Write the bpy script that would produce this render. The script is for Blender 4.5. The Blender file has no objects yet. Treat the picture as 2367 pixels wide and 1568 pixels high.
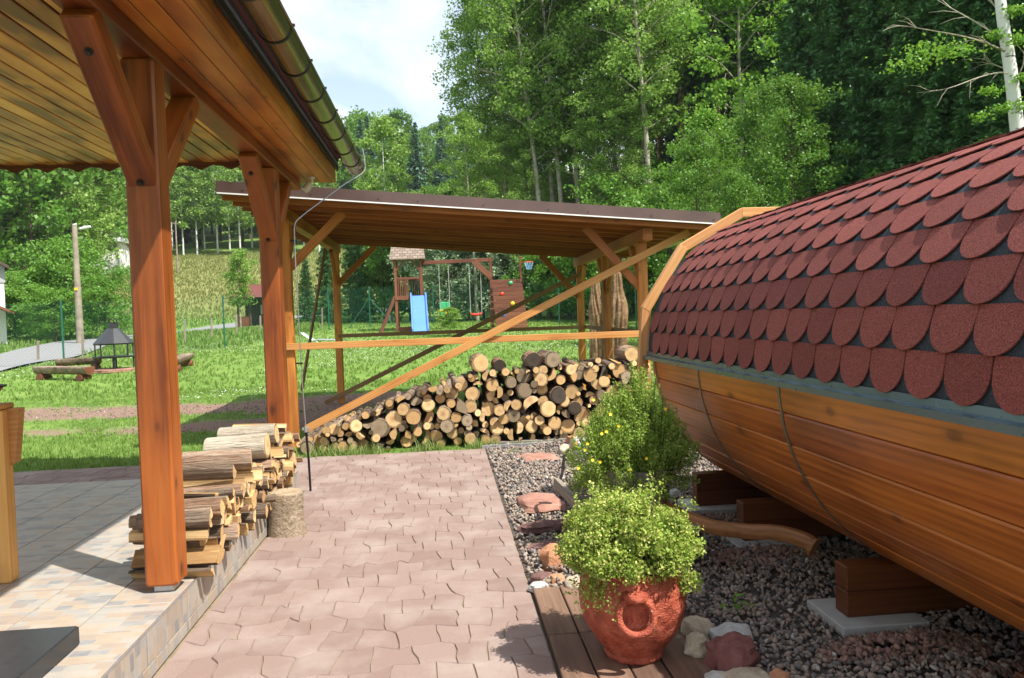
import bpy, math, random
import numpy as np
from mathutils import Matrix, Vector, noise as mnoise
R_ = math.radians
scene = bpy.context.scene
C = scene.collection

# ------------------------------------------------------------------ camera
# X = right, Y = along the paved path, Z = up; path level is z = 0
CAM = Vector((0.0, 0.0, 1.6))
FPX, IW, IH = 1800.0, 2367.0, 1568.0
YAW, PITCH, ROLL = R_(5.0), R_(-1.73), R_(2.0)
fwd = Vector((math.sin(YAW)*math.cos(PITCH), math.cos(YAW)*math.cos(PITCH), math.sin(PITCH)))
rt0 = Vector((math.cos(YAW), -math.sin(YAW), 0))
up0 = rt0.cross(fwd)
rt = rt0*math.cos(ROLL) - up0*math.sin(ROLL)
up = rt0*math.sin(ROLL) + up0*math.cos(ROLL)
cam_d = bpy.data.cameras.new('camera')
cam_d.sensor_width = 36; cam_d.lens = 36*FPX/IW
cam_d.clip_start = .05; cam_d.clip_end = 3000
cam = bpy.data.objects.new('camera', cam_d); C.objects.link(cam)
cam.matrix_world = Matrix((( rt.x, up.x, -fwd.x, CAM.x), (rt.y, up.y, -fwd.y, CAM.y),
                           (rt.z, up.z, -fwd.z, CAM.z), (0, 0, 0, 1)))
scene.camera = cam

# ------------------------------------------------------------------ sun, sky, exposure
SUN_H = Vector((.77, -.64)).normalized(); SUN_EL = R_(57)
sdir = Vector((SUN_H.x*math.cos(SUN_EL), SUN_H.y*math.cos(SUN_EL), math.sin(SUN_EL)))
sl = bpy.data.lights.new('sun', 'SUN'); sl.energy = 4.8; sl.angle = R_(.55); sl.color = (1, .955, .87)
so = bpy.data.objects.new('sun', sl); C.objects.link(so)
so.rotation_euler = (-sdir).to_track_quat('-Z', 'Y').to_euler()
scene.view_settings.view_transform = 'Standard'; scene.view_settings.look = 'None'
scene.view_settings.exposure = .92; scene.view_settings.gamma = 1
scene.view_settings.use_curve_mapping = False

class G:
    """small node-tree helper"""
    def __init__(s, nt): s.nt = nt
    def __call__(s, t, ins=None, **props):
        n = s.nt.nodes.new('ShaderNode' + t)
        for k, v in props.items(): setattr(n, k, v)
        for k, v in (ins or {}).items(): s.put(n.inputs[k], v)
        return n
    def put(s, sock, v):
        if isinstance(v, bpy.types.NodeSocket): s.nt.links.new(v, sock)
        else: sock.default_value = v
    def ramp(s, f, stops, interp='LINEAR'):
        n = s('ValToRGB'); n.color_ramp.interpolation = interp
        e = n.color_ramp.elements
        while len(e) < len(stops): e.new(.5)
        for q, (p, c) in zip(e, stops): q.position = p; q.color = c if len(c) == 4 else (*c, 1)
        s.put(n.inputs[0], f); return n.outputs[0]
    def mix(s, f, a, b, mode='MIX'):
        n = s('Mix', data_type='RGBA', blend_type=mode)
        s.put(n.inputs[0], f)
        for i, v in ((6, a), (7, b)):
            s.put(n.inputs[i], v if isinstance(v, bpy.types.NodeSocket) else (*v[:3], 1))
        return n.outputs[2]
    def math(s, op, a, b=0., c=0.):
        n = s('Math', operation=op)
        for i, v in enumerate((a, b, c)): s.put(n.inputs[i], v)
        return n.outputs[0]
    def noise(s, vec, scale, detail=4., rough=.55, dist=0., w=None):
        n = s('TexNoise'); n.noise_dimensions = '4D' if w is not None else '3D'
        s.put(n.inputs['Vector'], vec)
        if w is not None: s.put(n.inputs['W'], w)
        n.inputs['Scale'].default_value = scale; n.inputs['Detail'].default_value = detail
        n.inputs['Roughness'].default_value = rough; n.inputs['Distortion'].default_value = dist
        return n.outputs[0]
    def mapping(s, vec, scale=(1, 1, 1), loc=(0, 0, 0), rot=(0, 0, 0)):
        return s('Mapping', {'Vector': vec, 'Scale': scale, 'Location': loc, 'Rotation': rot}).outputs[0]
    def obj(s): return s('TexCoord').outputs['Object']
    def pos(s): return s('NewGeometry').outputs['Position']
    def rnd(s): return s('ObjectInfo').outputs['Random']
    def isl(s): return s('NewGeometry').outputs['Random Per Island']
    def bump(s, h, strength=.3, dist=.01):
        return s('Bump', {'Height': h, 'Strength': strength, 'Distance': dist}).outputs[0]
    def bsdf(s, col, rough=.6, normal=None, metal=0., spec=.5):
        n = s('BsdfPrincipled')
        s.put(n.inputs['Base Color'], col if isinstance(col, bpy.types.NodeSocket) else (*col[:3], 1))
        s.put(n.inputs['Roughness'], rough); n.inputs['Metallic'].default_value = metal
        n.inputs['Specular IOR Level'].default_value = spec
        if normal is not None: s.put(n.inputs['Normal'], normal)
        return n
    def out(s, sh):
        o = s('OutputMaterial'); s.nt.links.new(sh.outputs[0], o.inputs[0])

world = bpy.data.worlds.new('World'); scene.world = world; world.use_nodes = True
world.node_tree.nodes.clear(); g = G(world.node_tree)
sky = g('TexSky', sky_type='NISHITA'); sky.sun_disc = False
sky.sun_elevation = SUN_EL; sky.sun_rotation = math.atan2(SUN_H.x, SUN_H.y)
sky.air_density = 1.0; sky.dust_density = 1.6; sky.ozone_density = 1.2
dirv = g('TexCoord').outputs['Generated']
sep = g('SeparateXYZ', {0: dirv})
zz = g.math('ADD', g.math('MAXIMUM', sep.outputs[2], 0.), .22)
flat = g('CombineXYZ', {0: g.math('DIVIDE', sep.outputs[0], zz), 1: g.math('DIVIDE', sep.outputs[1], zz), 2: .0}).outputs[0]
cn = g.noise(g.mapping(flat, loc=(3.35, 1.9, 0)), 1.3, 7., .56, .35)
cf = g.ramp(cn, [(.40, (.22, .22, .22)), (.56, (.96, .96, .96))])
skyc = g.mix(cf, sky.outputs[0], (5.3, 5.6, 5.75))
bg = g('Background', {'Color': skyc, 'Strength': .135})
wo = g('OutputWorld'); world.node_tree.links.new(bg.outputs[0], wo.inputs[0])

# ------------------------------------------------------------------ pixel -> place helpers (2367 x 1568 grid of the photograph)
def ray(x, y): return (fwd*FPX + rt*(x-IW/2) - up*(y-IH/2)).normalized()
def onZ(x, y, z=0.):
    d = ray(x, y); return CAM + d*((z-CAM.z)/d.z)
def atY(x, y, Y):
    d = ray(x, y); return CAM + d*((Y-CAM.y)/d.y)
def sstep(a, b, x):
    t = max(0., min(1., (x-a)/(b-a))); return t*t*(3-2*t)
_TY = [-60, 11, 15.5, 20, 23, 30, 35, 40, 46, 55, 66, 120, 250, 420, 700]
_TZ = [0, 0, .09, .30, .5, .8, 1.15, 1.36, 1.46, 1.5, 2.6, 12.4, 40, 60, 70]
def terrain(X, Y):
    z = float(np.interp(Y, _TY, _TZ))
    z += .30*max(0, X-8.5)*sstep(8, 30, Y)*.8 + .22*max(0, X-8.5)*(1-sstep(8, 30, Y))
    if Y > 24 and X < -6: z -= .30*sstep(-6, -16, X)*sstep(24, 32, Y)*(1-sstep(60, 80, Y))*1.0
    return z

# ------------------------------------------------------------------ mesh helpers
class MB:
    def __init__(s): s.v = []; s.f = []; s.m = []
    def add(s, vs, fs, mi=0):
        o = len(s.v); s.v += [tuple(p) for p in vs]
        for f in fs: s.f.append([i+o for i in f]); s.m.append(mi)
    def box(s, x0, x1, y0, y1, z0, z1, b=0., mi=0):
        if b <= 0:
            vs = [(x, y, z) for z in (z0, z1) for y in (y0, y1) for x in (x0, x1)]
            s.add(vs, [(0, 2, 3, 1), (4, 5, 7, 6), (0, 1, 5, 4), (2, 6, 7, 3), (0, 4, 6, 2), (1, 3, 7, 5)], mi); return
        rings = [(z0, b), (z0+b, 0), (z1-b, 0), (z1, b)]
        vs = []
        for z, i in rings:
            j = b*.0
            q = b
            xa, xb, ya, yb = x0+i, x1-i, y0+i, y1-i
            vs += [(xa+q, ya, z), (xb-q, ya, z), (xb, ya+q, z), (xb, yb-q, z), (xb-q, yb, z), (xa+q, yb, z), (xa, yb-q, z), (xa, ya+q, z)]
        fs = [list(range(7, -1, -1)), list(range(24, 32))]
        for r in range(3):
            for k in range(8):
                a = r*8+k; c = r*8+(k+1) % 8
                fs.append((a, c, c+8, a+8))
        s.add(vs, fs, mi)
    def tube(s, pts, rad, n=8, mi=0, caps=True, close=False):
        pts = [Vector(p) for p in pts]
        if not hasattr(rad, '__len__'): rad = [rad]*len(pts)
        rings = []; u = None
        for i, p in enumerate(pts):
            if close: t = pts[(i+1) % len(pts)] - pts[i-1]
            else: t = pts[min(i+1, len(pts)-1)] - pts[max(i-1, 0)]
            t.normalize()
            if u is None: u = t.orthogonal().normalized()
            else:
                u = u - t*u.dot(t)
                u = u.normalized() if u.length > 1e-6 else t.orthogonal().normalized()
            w = t.cross(u)
            rings.append([p + (u*math.cos(2*math.pi*k/n) + w*math.sin(2*math.pi*k/n))*rad[i] for k in range(n)])
        vs = [q for r in rings for q in r]; fs = []
        m = len(rings)
        for i in range(m if close else m-1):
            for k in range(n):
                a = i*n+k; b = i*n+(k+1) % n; j = ((i+1) % m)*n
                fs.append((a, b, j+(k+1) % n, j+k))
        if caps and not close: fs += [list(range(n-1, -1, -1)), list(range((m-1)*n, m*n))]
        s.add(vs, fs, mi)
    def lathe(s, prof, n=32, mi=0, c=(0, 0, 0), wob=None):
        vs = []
        for i, (r, z) in enumerate(prof):
            for k in range(n):
                a = 2*math.pi*k/n; rr = r*(wob(a, z) if wob else 1)
                vs.append((c[0]+rr*math.cos(a), c[1]+rr*math.sin(a), c[2]+z))
        fs = []
        for i in range(len(prof)-1):
            for k in range(n):
                a = i*n+k; b = i*n+(k+1) % n
                fs.append((a, b, b+n, a+n))
        fs += [list(range(n-1, -1, -1)), list(range((len(prof)-1)*n, len(prof)*n))]
        s.add(vs, fs, mi)
    def prism(s, poly, d0, d1, axis='z', b=0., mi=0):
        """extrude a 2-D polygon; axis = extrusion axis"""
        n = len(poly)
        def p3(q, d):
            return {'z': (q[0], q[1], d), 'y': (q[0], d, q[1]), 'x': (d, q[0], q[1])}[axis]
        vs = [p3(q, d0) for q in poly] + [p3(q, d1) for q in poly]
        fs = [list(range(n-1, -1, -1)), list(range(n, 2*n))] + [(k, (k+1) % n, n+(k+1) % n, n+k) for k in range(n)]
        s.add(vs, fs, mi)
    def mesh(s, name, mats, smooth=False):
        me = bpy.data.meshes.new(name); me.from_pydata(s.v, [], s.f)
        for m in (mats if isinstance(mats, (list, tuple)) else [mats]): me.materials.append(m)
        if any(s.m): me.polygons.foreach_set('material_index', s.m)
        if smooth:
            me.polygons.foreach_set('use_smooth', [True]*len(s.f))
            if smooth != 1 and smooth is not True: me.set_sharp_from_angle(angle=R_(smooth))
        me.update(); return me
def np_mesh(name, V, F, mats, mi=None, smooth=False):
    V = np.asarray(V, np.float32).reshape(-1, 3); F = np.asarray(F, np.int32)
    me = bpy.data.meshes.new(name); n, k = F.shape
    me.vertices.add(len(V)); me.vertices.foreach_set('co', V.ravel())
    me.loops.add(n*k); me.loops.foreach_set('vertex_index', F.ravel())
    me.polygons.add(n); me.polygons.foreach_set('loop_start', np.arange(0, n*k, k, dtype=np.int32))
    for m in (mats if isinstance(mats, (list, tuple)) else [mats]): me.materials.append(m)
    if mi is not None: me.polygons.foreach_set('material_index', np.asarray(mi, np.int32))
    if smooth: me.polygons.foreach_set('use_smooth', np.ones(n, bool))
    me.update(calc_edges=True); return me

# ------------------------------------------------------------------ object helpers
def tag(o, label=None, cat=None, group=None, kind=None):
    if label: o['label'] = label
    if cat: o['category'] = cat
    if group: o['group'] = group
    if kind: o['kind'] = kind
    return o
def rootM(o): return Matrix.LocRotScale(o.location, o.rotation_euler, o.scale)
def thing(name, label, cat, loc=(0, 0, 0), rz=0., group=None, scale=1.):
    o = bpy.data.objects.new(name, None); C.objects.link(o); o.empty_display_size = .1
    o.location = loc; o.rotation_euler = (0, 0, rz); o.scale = (scale,)*3
    return tag(o, label, cat, group)
WM = {}
def worldM(o): return WM.get(o.name) if o is not None and o.name in WM else (rootM(o) if o is not None else Matrix())
def link(name, me, parent=None, M=None, world=True):
    """M is the world matrix of the object unless world=False (then local to parent)"""
    o = bpy.data.objects.new(name, me); C.objects.link(o)
    M = M if M is not None else Matrix()
    if parent is not None:
        o.parent = parent
        PM = worldM(parent)
        if world: L = PM.inverted() @ M; W = M
        else: L = M; W = PM @ M
        o.matrix_basis = L; WM[o.name] = W
    else:
        o.matrix_basis = M; WM[o.name] = M
    return o
def frameM(p0, p1, upv=(0, 0, 1)):
    p0 = Vector(p0); p1 = Vector(p1); x = (p1-p0).normalized(); u = Vector(upv)
    y = u.cross(x)
    if y.length < 1e-4: y = Vector((0, 1, 0)).cross(x) if abs(x.y) < .9 else Vector((1, 0, 0)).cross(x)
    y.normalize(); z = x.cross(y); c = (p0+p1)/2
    return Matrix(((x.x, y.x, z.x, c.x), (x.y, y.y, z.y, c.y), (x.z, y.z, z.z, c.z), (0, 0, 0, 1))), (p1-p0).length
_bc = {}
def beam_mesh(L, w, h, mat, b):
    k = (round(L, 3), round(w, 4), round(h, 4), mat.name, b)
    if k not in _bc:
        mb = MB(); mb.box(-L/2, L/2, -w/2, w/2, -h/2, h/2, b); _bc[k] = mb.mesh('timber', mat)
    return _bc[k]
def beam(name, p0, p1, w, h, mat, parent, b=.006, upv=(0, 0, 1)):
    M, L = frameM(p0, p1, upv)
    return link(name, beam_mesh(L, w, h, mat, b), parent, M)
def T(x, y, z): return Matrix.Translation((x, y, z))
def copy_tree(root, name=None):
    r = root.copy(); C.objects.link(r)
    for ch in root.children:
        c = ch.copy(); C.objects.link(c); c.parent = r
        for gc in ch.children:
            d = gc.copy(); C.objects.link(d); d.parent = c
    return r

# ------------------------------------------------------------------ materials
MAT = {}
def mk(name):
    m = bpy.data.materials.new(name); m.use_nodes = True; m.node_tree.nodes.clear(); MAT[name] = m
    return m, G(m.node_tree)
def wood(name, light, mid, dark, rough=.5, knots=.5, grain=1., bumpy=.25, spec=.4, blotch=.35):
    m, g = mk(name)
    oc = g.obj(); w = g.math('MULTIPLY', g.rnd(), 37.)
    warp = g.noise(g.mapping(oc, (1.1, 3.5, 3.5)), 1.0, 3., .5, 0., w)
    n1 = g.noise(g.mapping(oc, (1.3*grain, 30*grain, 30*grain)), 1.0, 5., .62, 1.2, w)
    ring = g('TexWave', {'Vector': g.mapping(oc, (.35, 6., 6.), loc=(0, 0, .3)), 'Scale': 1.6*grain, 'Distortion': 7., 'Detail': 3., 'Detail Scale': .9, 'Phase Offset': w}, wave_type='BANDS', bands_direction='Z').outputs['Fac']
    f = g.math('ADD', g.math('ADD', g.math('MULTIPLY', n1, .44), .09), g.math('MULTIPLY', ring, .10))
    f = g.math('ADD', f, g.math('MULTIPLY', g.math('SUBTRACT', warp, .5), blotch*1.6))
    col = g.ramp(f, [(.18, dark), (.42, mid), (.70, light)])
    # knots
    ko = g('VectorMath', {0: oc, 1: g('CombineXYZ', {0: w, 1: g.math('MULTIPLY', w, .37), 2: g.math('MULTIPLY', w, .61)}).outputs[0]}, operation='ADD').outputs[0]
    vo = g('TexVoronoi', {'Vector': g.mapping(ko, (2.6, 5.2, 5.2)), 'Scale': 1., 'Randomness': 1.})
    kd = g.math('ADD', vo.outputs['Distance'], g.math('MULTIPLY', g.math('SUBTRACT', n1, .5), .16))
    kf = g.ramp(kd, [(.03, (1, 1, 1)), (.10, (.75, .75, .75)), (.13, (.25, .25, .25)), (.24, (0, 0, 0))])
    col = g.mix(g.math('MULTIPLY', kf, knots), col, tuple(c*.42 for c in dark))
    val = g.math('ADD', .82, g.math('MULTIPLY', g.rnd(), .36))
    hsv = g('HueSaturation', {'Color': col, 'Value': val, 'Hue': g.math('ADD', .494, g.math('MULTIPLY', g.rnd(), .012))})
    b = g.bump(n1, bumpy, .004)
    r = g.math('ADD', rough-.08, g.math('MULTIPLY', n1, .16))
    g.out(g.bsdf(hsv.outputs[0], r, b, spec=spec)); return m
M_post = wood('stained_post', (.43, .132, .026), (.325, .085, .014), (.13, .028, .005), .45, .85, 1., .25, .45, .55)
M_shed = wood('shed_timber', (.62, .275, .068), (.50, .185, .036), (.27, .08, .013), .55, .7, 1., .25, .4, .5)
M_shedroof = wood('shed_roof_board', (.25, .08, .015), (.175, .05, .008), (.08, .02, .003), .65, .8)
M_rafter = wood('rafter_timber', (.44, .15, .028), (.34, .10, .016), (.18, .045, .007), .6, .5)
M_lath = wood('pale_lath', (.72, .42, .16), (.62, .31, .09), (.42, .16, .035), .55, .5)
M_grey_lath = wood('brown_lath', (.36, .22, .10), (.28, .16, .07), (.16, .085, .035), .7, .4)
M_ceil = wood('ceiling_board', (.80, .42, .09), (.60, .245, .042), (.19, .05, .008), .35, 1., .8, .12, .5, 1.5)
M_soffit = wood('soffit_board', (.66, .27, .045), (.48, .15, .02), (.22, .055, .008), .38, .8, .8, .12, .5, .8)
M_stave = wood('sauna_stave', (.58, .205, .032), (.45, .130, .017), (.20, .046, .006), .38, .75, .9, .3, .5, .42)
M_ring = wood('sauna_trim_wood', (.66, .39, .18), (.55, .28, .105), (.40, .16, .05), .5, .35)
M_block = wood('support_timber', (.15, .042, .010), (.10, .026, .006), (.05, .012, .003), .5, .3)
M_deck = wood('weathered_deck', (.26, .165, .12), (.19, .115, .08), (.09, .052, .036), .75, .5, 1., .6, .2)
M_grey = wood('grey_old_wood', (.30, .27, .23), (.22, .19, .155), (.10, .08, .065), .8, .4, 1., .7, .2)
M_handle = wood('worn_handle_wood', (.42, .22, .085), (.30, .135, .045), (.14, .058, .02), .5, .3, 1., .3)
M_play = wood('playground_wood', (.26, .10, .05), (.20, .07, .035), (.11, .036, .018), .65, .3)
M_stake = wood('stake_wood', (.36, .31, .25), (.28, .23, .18), (.15, .12, .09), .85, .2)
M_dark_scallop = wood('valance_wood', (.20, .055, .02), (.14, .035, .012), (.07, .015, .006), .6, .2)

def plain(name, col, rough=.5, metal=0., var=.12, scale=8., spec=.5, bumpy=0.):
    m, g = mk(name)
    n = g.noise(g.obj(), scale, 5., .6)
    c = g.mix(n, tuple(max(0, v*(1-var*1.6)) for v in col), tuple(min(1, v*(1+var)) for v in col))
    nb = g.bump(g.noise(g.obj(), scale*6, 4., .6), bumpy, .01) if bumpy else None
    g.out(g.bsdf(c, g.math('ADD', rough-.08, g.math('MULTIPLY', n, .16)), nb, metal, spec)); return m
M_gutter = plain('gutter_metal', (.30, .225, .175), .18, .9, .12, 4.)
M_gdark = plain('dark_strap', (.018, .016, .015), .4, .3)
M_black = plain('black_board', (.012, .011, .012), .6)
M_fascia = plain('brown_sheet_metal', (.15, .095, .082), .3, .45, .25, 3.)
M_white = plain('white_paint', (.78, .78, .77), .5)
M_steel = plain('galvanised_steel', (.50, .51, .52), .4, .8, .15, 20)
M_iron = plain('dark_iron', (.045, .040, .038), .5, .6)
M_trim = plain('grey_blue_sheet_metal', (.10, .155, .19), .28, .5, .22, 3.)
M_band = plain('band_metal', (.20, .185, .155), .42, .7, .2, 8)
M_conc = plain('concrete', (.40, .40, .385), .9, 0, .2, 9., .2, .4)
M_grill = plain('black_grill_paint', (.035, .037, .042), .45, .2, .15, 5.)
M_green = plain('green_fence_paint', (.012, .115, .07), .45)
M_blue = plain('blue_plastic', (.10, .24, .72), .35, 0, .06)
M_red = plain('red_plastic', (.62, .035, .02), .35, 0, .05)
M_yel = plain('yellow_plastic', (.80, .52, .02), .35, 0, .05)
M_gpl = plain('green_plastic', (.05, .42, .17), .35, 0, .05)
M_rope = plain('pale_rope', (.55, .53, .48), .8)
M_slab = plain('black_stone', (.022, .024, .028), .35, 0, .4, 30., .5)
M_alu = plain('lounger_aluminium', (.30, .33, .36), .4, .5)
M_plaster = plain('white_plaster', (.72, .72, .70), .9, 0, .1, 2.)
M_roofgrey = plain('grey_roof_sheet', (.36, .37, .38), .6)
M_roofred = plain('red_roof_felt', (.13, .035, .03), .9)
M_kiosk = plain('dark_brown_cabin', (.075, .045, .03), .7)
M_lens = plain('pale_lamp_glass', (.60, .50, .42), .25)
M_terr = None

def granule(name, a, b, c):
    m, g = mk(name)
    n = g.noise(g.pos(), 210., 3., .75); n2 = g.noise(g.pos(), 3., 4., .6)
    r = g.math('MULTIPLY', g.math('SUBTRACT', g.rnd(), .5), .08)
    col = g.ramp(g.math('ADD', n, r), [(.34, a), (.5, b), (.66, c)])
    col = g.mix(g.math('MULTIPLY', n2, .35), col, tuple(v*.55 for v in b))
    g.out(g.bsdf(col, .85, g.bump(n, .6, .003), spec=.35)); return m
M_shingle = granule('red_bitumen_shingle', (.072, .017, .014), (.175, .038, .031), (.36, .105, .085))
M_felt = granule('dark_bitumen_felt', (.012, .016, .022), (.030, .040, .052), (.075, .09, .105))

# terracotta
m, g = mk('red_glazed_clay'); M_terr = m
n = g.noise(g.obj(), 17., 4., .6, .3); n2 = g.noise(g.obj(), 120., 3., .6)
col = g.ramp(n, [(.3, (.235, .042, .022)), (.5, (.36, .072, .036)), (.72, (.47, .135, .08))])
sp = g.ramp(g.noise(g.obj(), 55., 2., .5), [(.70, (0, 0, 0)), (.76, (1, 1, 1))])
col = g.mix(g.math('MULTIPLY', sp, .45), col, (.6, .42, .36))
nb = g.bump(g.math('ADD', n, g.math('MULTIPLY', n2, .25)), .9, .035)
g.out(g.bsdf(col, g.math('ADD', .46, g.math('MULTIPLY', n, .22)), nb, spec=.4))

# concrete pavers (pinkish)
m, g = mk('pink_concrete_paver'); M_paver = m
n = g.noise(g.pos(), 240., 3., .7); n2 = g.noise(g.pos(), 2.2, 5., .6)
base = g.ramp(g.rnd(), [(0, (.205, .140, .120)), (.5, (.25, .178, .153)), (1, (.29, .213, .186))])
col = g.mix(g.ramp(n, [(.35, (1, 1, 1)), (.6, (0, 0, 0))]), base, (.21, .145, .125))
col = g.mix(g.math('MULTIPLY', g.ramp(n2, [(.45, (0, 0, 0)), (.7, (1, 1, 1))]), .5), col, (.38, .325, .29))
g.out(g.bsdf(col, .9, g.bump(n, .55, .004), spec=.25))
m, g = mk('joint_sand'); M_joint = m
n = g.noise(g.pos(), 160., 4., .7); n2 = g.noise(g.pos(), 5., 3., .5)
col = g.mix(n, (.16, .115, .075), (.36, .28, .19))
col = g.mix(g.ramp(n2, [(.5, (0, 0, 0)), (.66, (.7, .7, .7))]), col, (.08, .085, .035))
g.out(g.bsdf(col, .95, g.bump(n, .6, .004), spec=.2))

# stone-look floor tiles: printed slate rectangles
def tile_mat(name, sx, sy):
    m, g = mk(name)
    p = g.obj(); w = g.rnd()
    off = g('CombineXYZ', {0: g.math('MULTIPLY', w, 7.3), 1: g.math('MULTIPLY', w, 3.7), 2: g.math('MULTIPLY', w, 11.)}).outputs[0]
    q = g('VectorMath', {0: p, 1: off}, operation='ADD').outputs[0]
    br = g('TexBrick', {'Vector': g.mapping(q, (sx, sy, 1.)), 'Color1': (0, 0, 0, 1), 'Color2': (1, 1, 1, 1), 'Mortar': (.5, .5, .5, 1), 'Scale': 1., 'Mortar Size': .006, 'Bias': 0., 'Brick Width': .5, 'Row Height': .25})
    br.offset = .37; br.squash = .7; br.squash_frequency = 3
    cloud = g.noise(g.mapping(q, (3., 9., 3.)), 2.2, 6., .65, .8)
    hue = g.math('ADD', g.math('MULTIPLY', br.outputs[0], .80), g.math('MULTIPLY', g.math('SUBTRACT', cloud, .35), .55))
    col = g.ramp(hue, [(.08, (.19, .195, .205)), (.22, (.30, .29, .275)), (.42, (.37, .335, .29)), (.6, (.37, .29, .21)), (.78, (.32, .255, .21)), (.95, (.22, .215, .215))])
    col = g.mix(g.math('MULTIPLY', g.ramp(g.noise(q, 26., 5., .7), [(.4, (0, 0, 0)), (.75, (1, 1, 1))]), .4), col, (.30, .26, .22))
    g.out(g.bsdf(col, .42, g.bump(g.noise(q, 40., 4., .6), .15, .004), spec=.45)); return m
M_tile = tile_mat('slate_look_tile', 4.4, 4.2)
M_grout = plain('tile_grout', (.30, .29, .27), .9)

# logs
def cut(name, a, b, c, ringdark):
    m, g = mk(name)
    oc = g.obj(); s = g('SeparateXYZ', {0: oc}); w = g.math('MULTIPLY', g.rnd(), 41.)
    n = g.noise(oc, 2.2, 4., .6, .4, w); nf = g.noise(oc, 14., 4., .7, .2, w)
    xx = g.math('ADD', s.outputs[0], g.math('MULTIPLY', n, .25)); z2 = g.math('ADD', s.outputs[2], g.math('MULTIPLY', n, .2))
    rad = g.math('SQRT', g.math('ADD', g.math('MULTIPLY', xx, xx), g.math('MULTIPLY', z2, z2)))
    rings = g.math('SINE', g.math('MULTIPLY', g.math('ADD', rad, g.math('MULTIPLY', n, .2)), 42.))
    f = g.math('ADD', g.math('MULTIPLY', nf, .7), g.math('ADD', .12, g.math('MULTIPLY', rings, .11)))
    f = g.math('ADD', f, g.math('MULTIPLY', g.math('SUBTRACT', g.rnd(), .5), .35))
    col = g.ramp(f, [(.2, c), (.5, b), (.78, a)])
    heart = g.ramp(rad, [(.05, (1, 1, 1)), (.5, (0, 0, 0))])
    col = g.mix(g.math('MULTIPLY', heart, g.math('MULTIPLY', g.rnd(), .7)), col, ringdark)
    th = g.math('ARCTAN2', xx, z2)
    crack = g.noise(g('CombineXYZ', {0: g.math('MULTIPLY', th, 3.), 1: g.math('MULTIPLY', rad, .6), 2: w}).outputs[0], 1.6, 2., .5)
    ck = g.ramp(crack, [(.485, (0, 0, 0)), (.5, (1, 1, 1)), (.515, (0, 0, 0))])
    col = g.mix(g.math('MULTIPLY', ck, .7), col, tuple(v*.3 for v in c))
    edge = g.ramp(g.math('ADD', rad, g.math('MULTIPLY', g.math('SUBTRACT', nf, .5), .12)), [(.84, (0, 0, 0)), (.93, (.8, .8, .8))])
    col = g.mix(edge, col, tuple(v*.45 for v in c))
    stain = g.ramp(g.noise(oc, 1.1, 3., .6, .5, w), [(.5, (0, 0, 0)), (.72, (.6, .6, .6))])
    col = g.mix(stain, col, tuple(v*.6 for v in b))
    g.out(g.bsdf(col, .85, g.bump(nf, .35, .01), spec=.2)); return m
M_cut = cut('fresh_cut_wood', (.80, .59, .33), (.68, .45, .215), (.44, .245, .095), (.42, .17, .06))
M_cutold = cut('weathered_cut_wood', (.42, .33, .22), (.30, .225, .145), (.15, .105, .068), (.11, .07, .045))
M_cutdark = cut('dark_cut_wood', (.16, .125, .095), (.085, .064, .048), (.035, .026, .02), (.03, .02, .016))
M_split = cut('split_pale_wood', (.72, .53, .30), (.60, .40, .19), (.42, .23, .09), (.52, .29, .12))
def bark(name, a, b, c, sc=1.):
    m, g = mk(name)
    oc = g.obj(); w = g.math('MULTIPLY', g.rnd(), 41.)
    n = g.noise(g.mapping(oc, (2.4*sc, 1.2*sc, 2.4*sc)), 2.6, 7., .68, .8, w); n2 = g.noise(oc, 1.4, 3., .6, 0., w)
    f = g.math('ADD', n, g.math('MULTIPLY', g.math('SUBTRACT', n2, .5), .5))
    f = g.math('ADD', f, g.math('MULTIPLY', g.math('SUBTRACT', g.rnd(), .5), .2))
    col = g.ramp(f, [(.28, c), (.5, b), (.72, a)])
    g.out(g.bsdf(col, .95, g.bump(n, .9, .03), spec=.15)); return m
M_bark = bark('brown_bark', (.36, .29, .22), (.20, .145, .105), (.06, .042, .03))
M_barkpine = bark('pine_bark', (.46, .37, .29), (.33, .205, .135), (.12, .065, .042))
M_barkmoss = bark('mossy_bark', (.28, .31, .07), (.17, .17, .06), (.06, .05, .03))
M_trunk = bark('grey_tree_bark', (.50, .46, .38), (.36, .32, .25), (.13, .11, .08))
M_trunkdark = bark('dark_tree_bark', (.12, .095, .07), (.075, .055, .04), (.03, .022, .016))
M_birchlog = bark('pale_log_bark', (.58, .53, .44), (.42, .36, .28), (.14, .11, .08), 1.2)
M_stump = bark('stump_bark', (.40, .33, .24), (.25, .185, .125), (.07, .05, .035), 5.)
M_carve = bark('carved_wood', (.36, .235, .135), (.20, .12, .065), (.035, .02, .012), 1.6)
m, g = mk('birch_bark'); M_birch = m
oc = g.obj(); n = g.noise(g.mapping(oc, (2.2, 2.2, 9.)), 1.6, 4., .6, .3); n2 = g.noise(oc, 1.2, 4., .6)
col = g.mix(g.ramp(n, [(.58, (0, 0, 0)), (.66, (1, 1, 1))]), (.66, .66, .64), (.05, .045, .04))
col = g.mix(g.math('MULTIPLY', n2, .35), col, (.42, .40, .37))
g.out(g.bsdf(col, .7, g.bump(n, .3, .01)))

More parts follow.
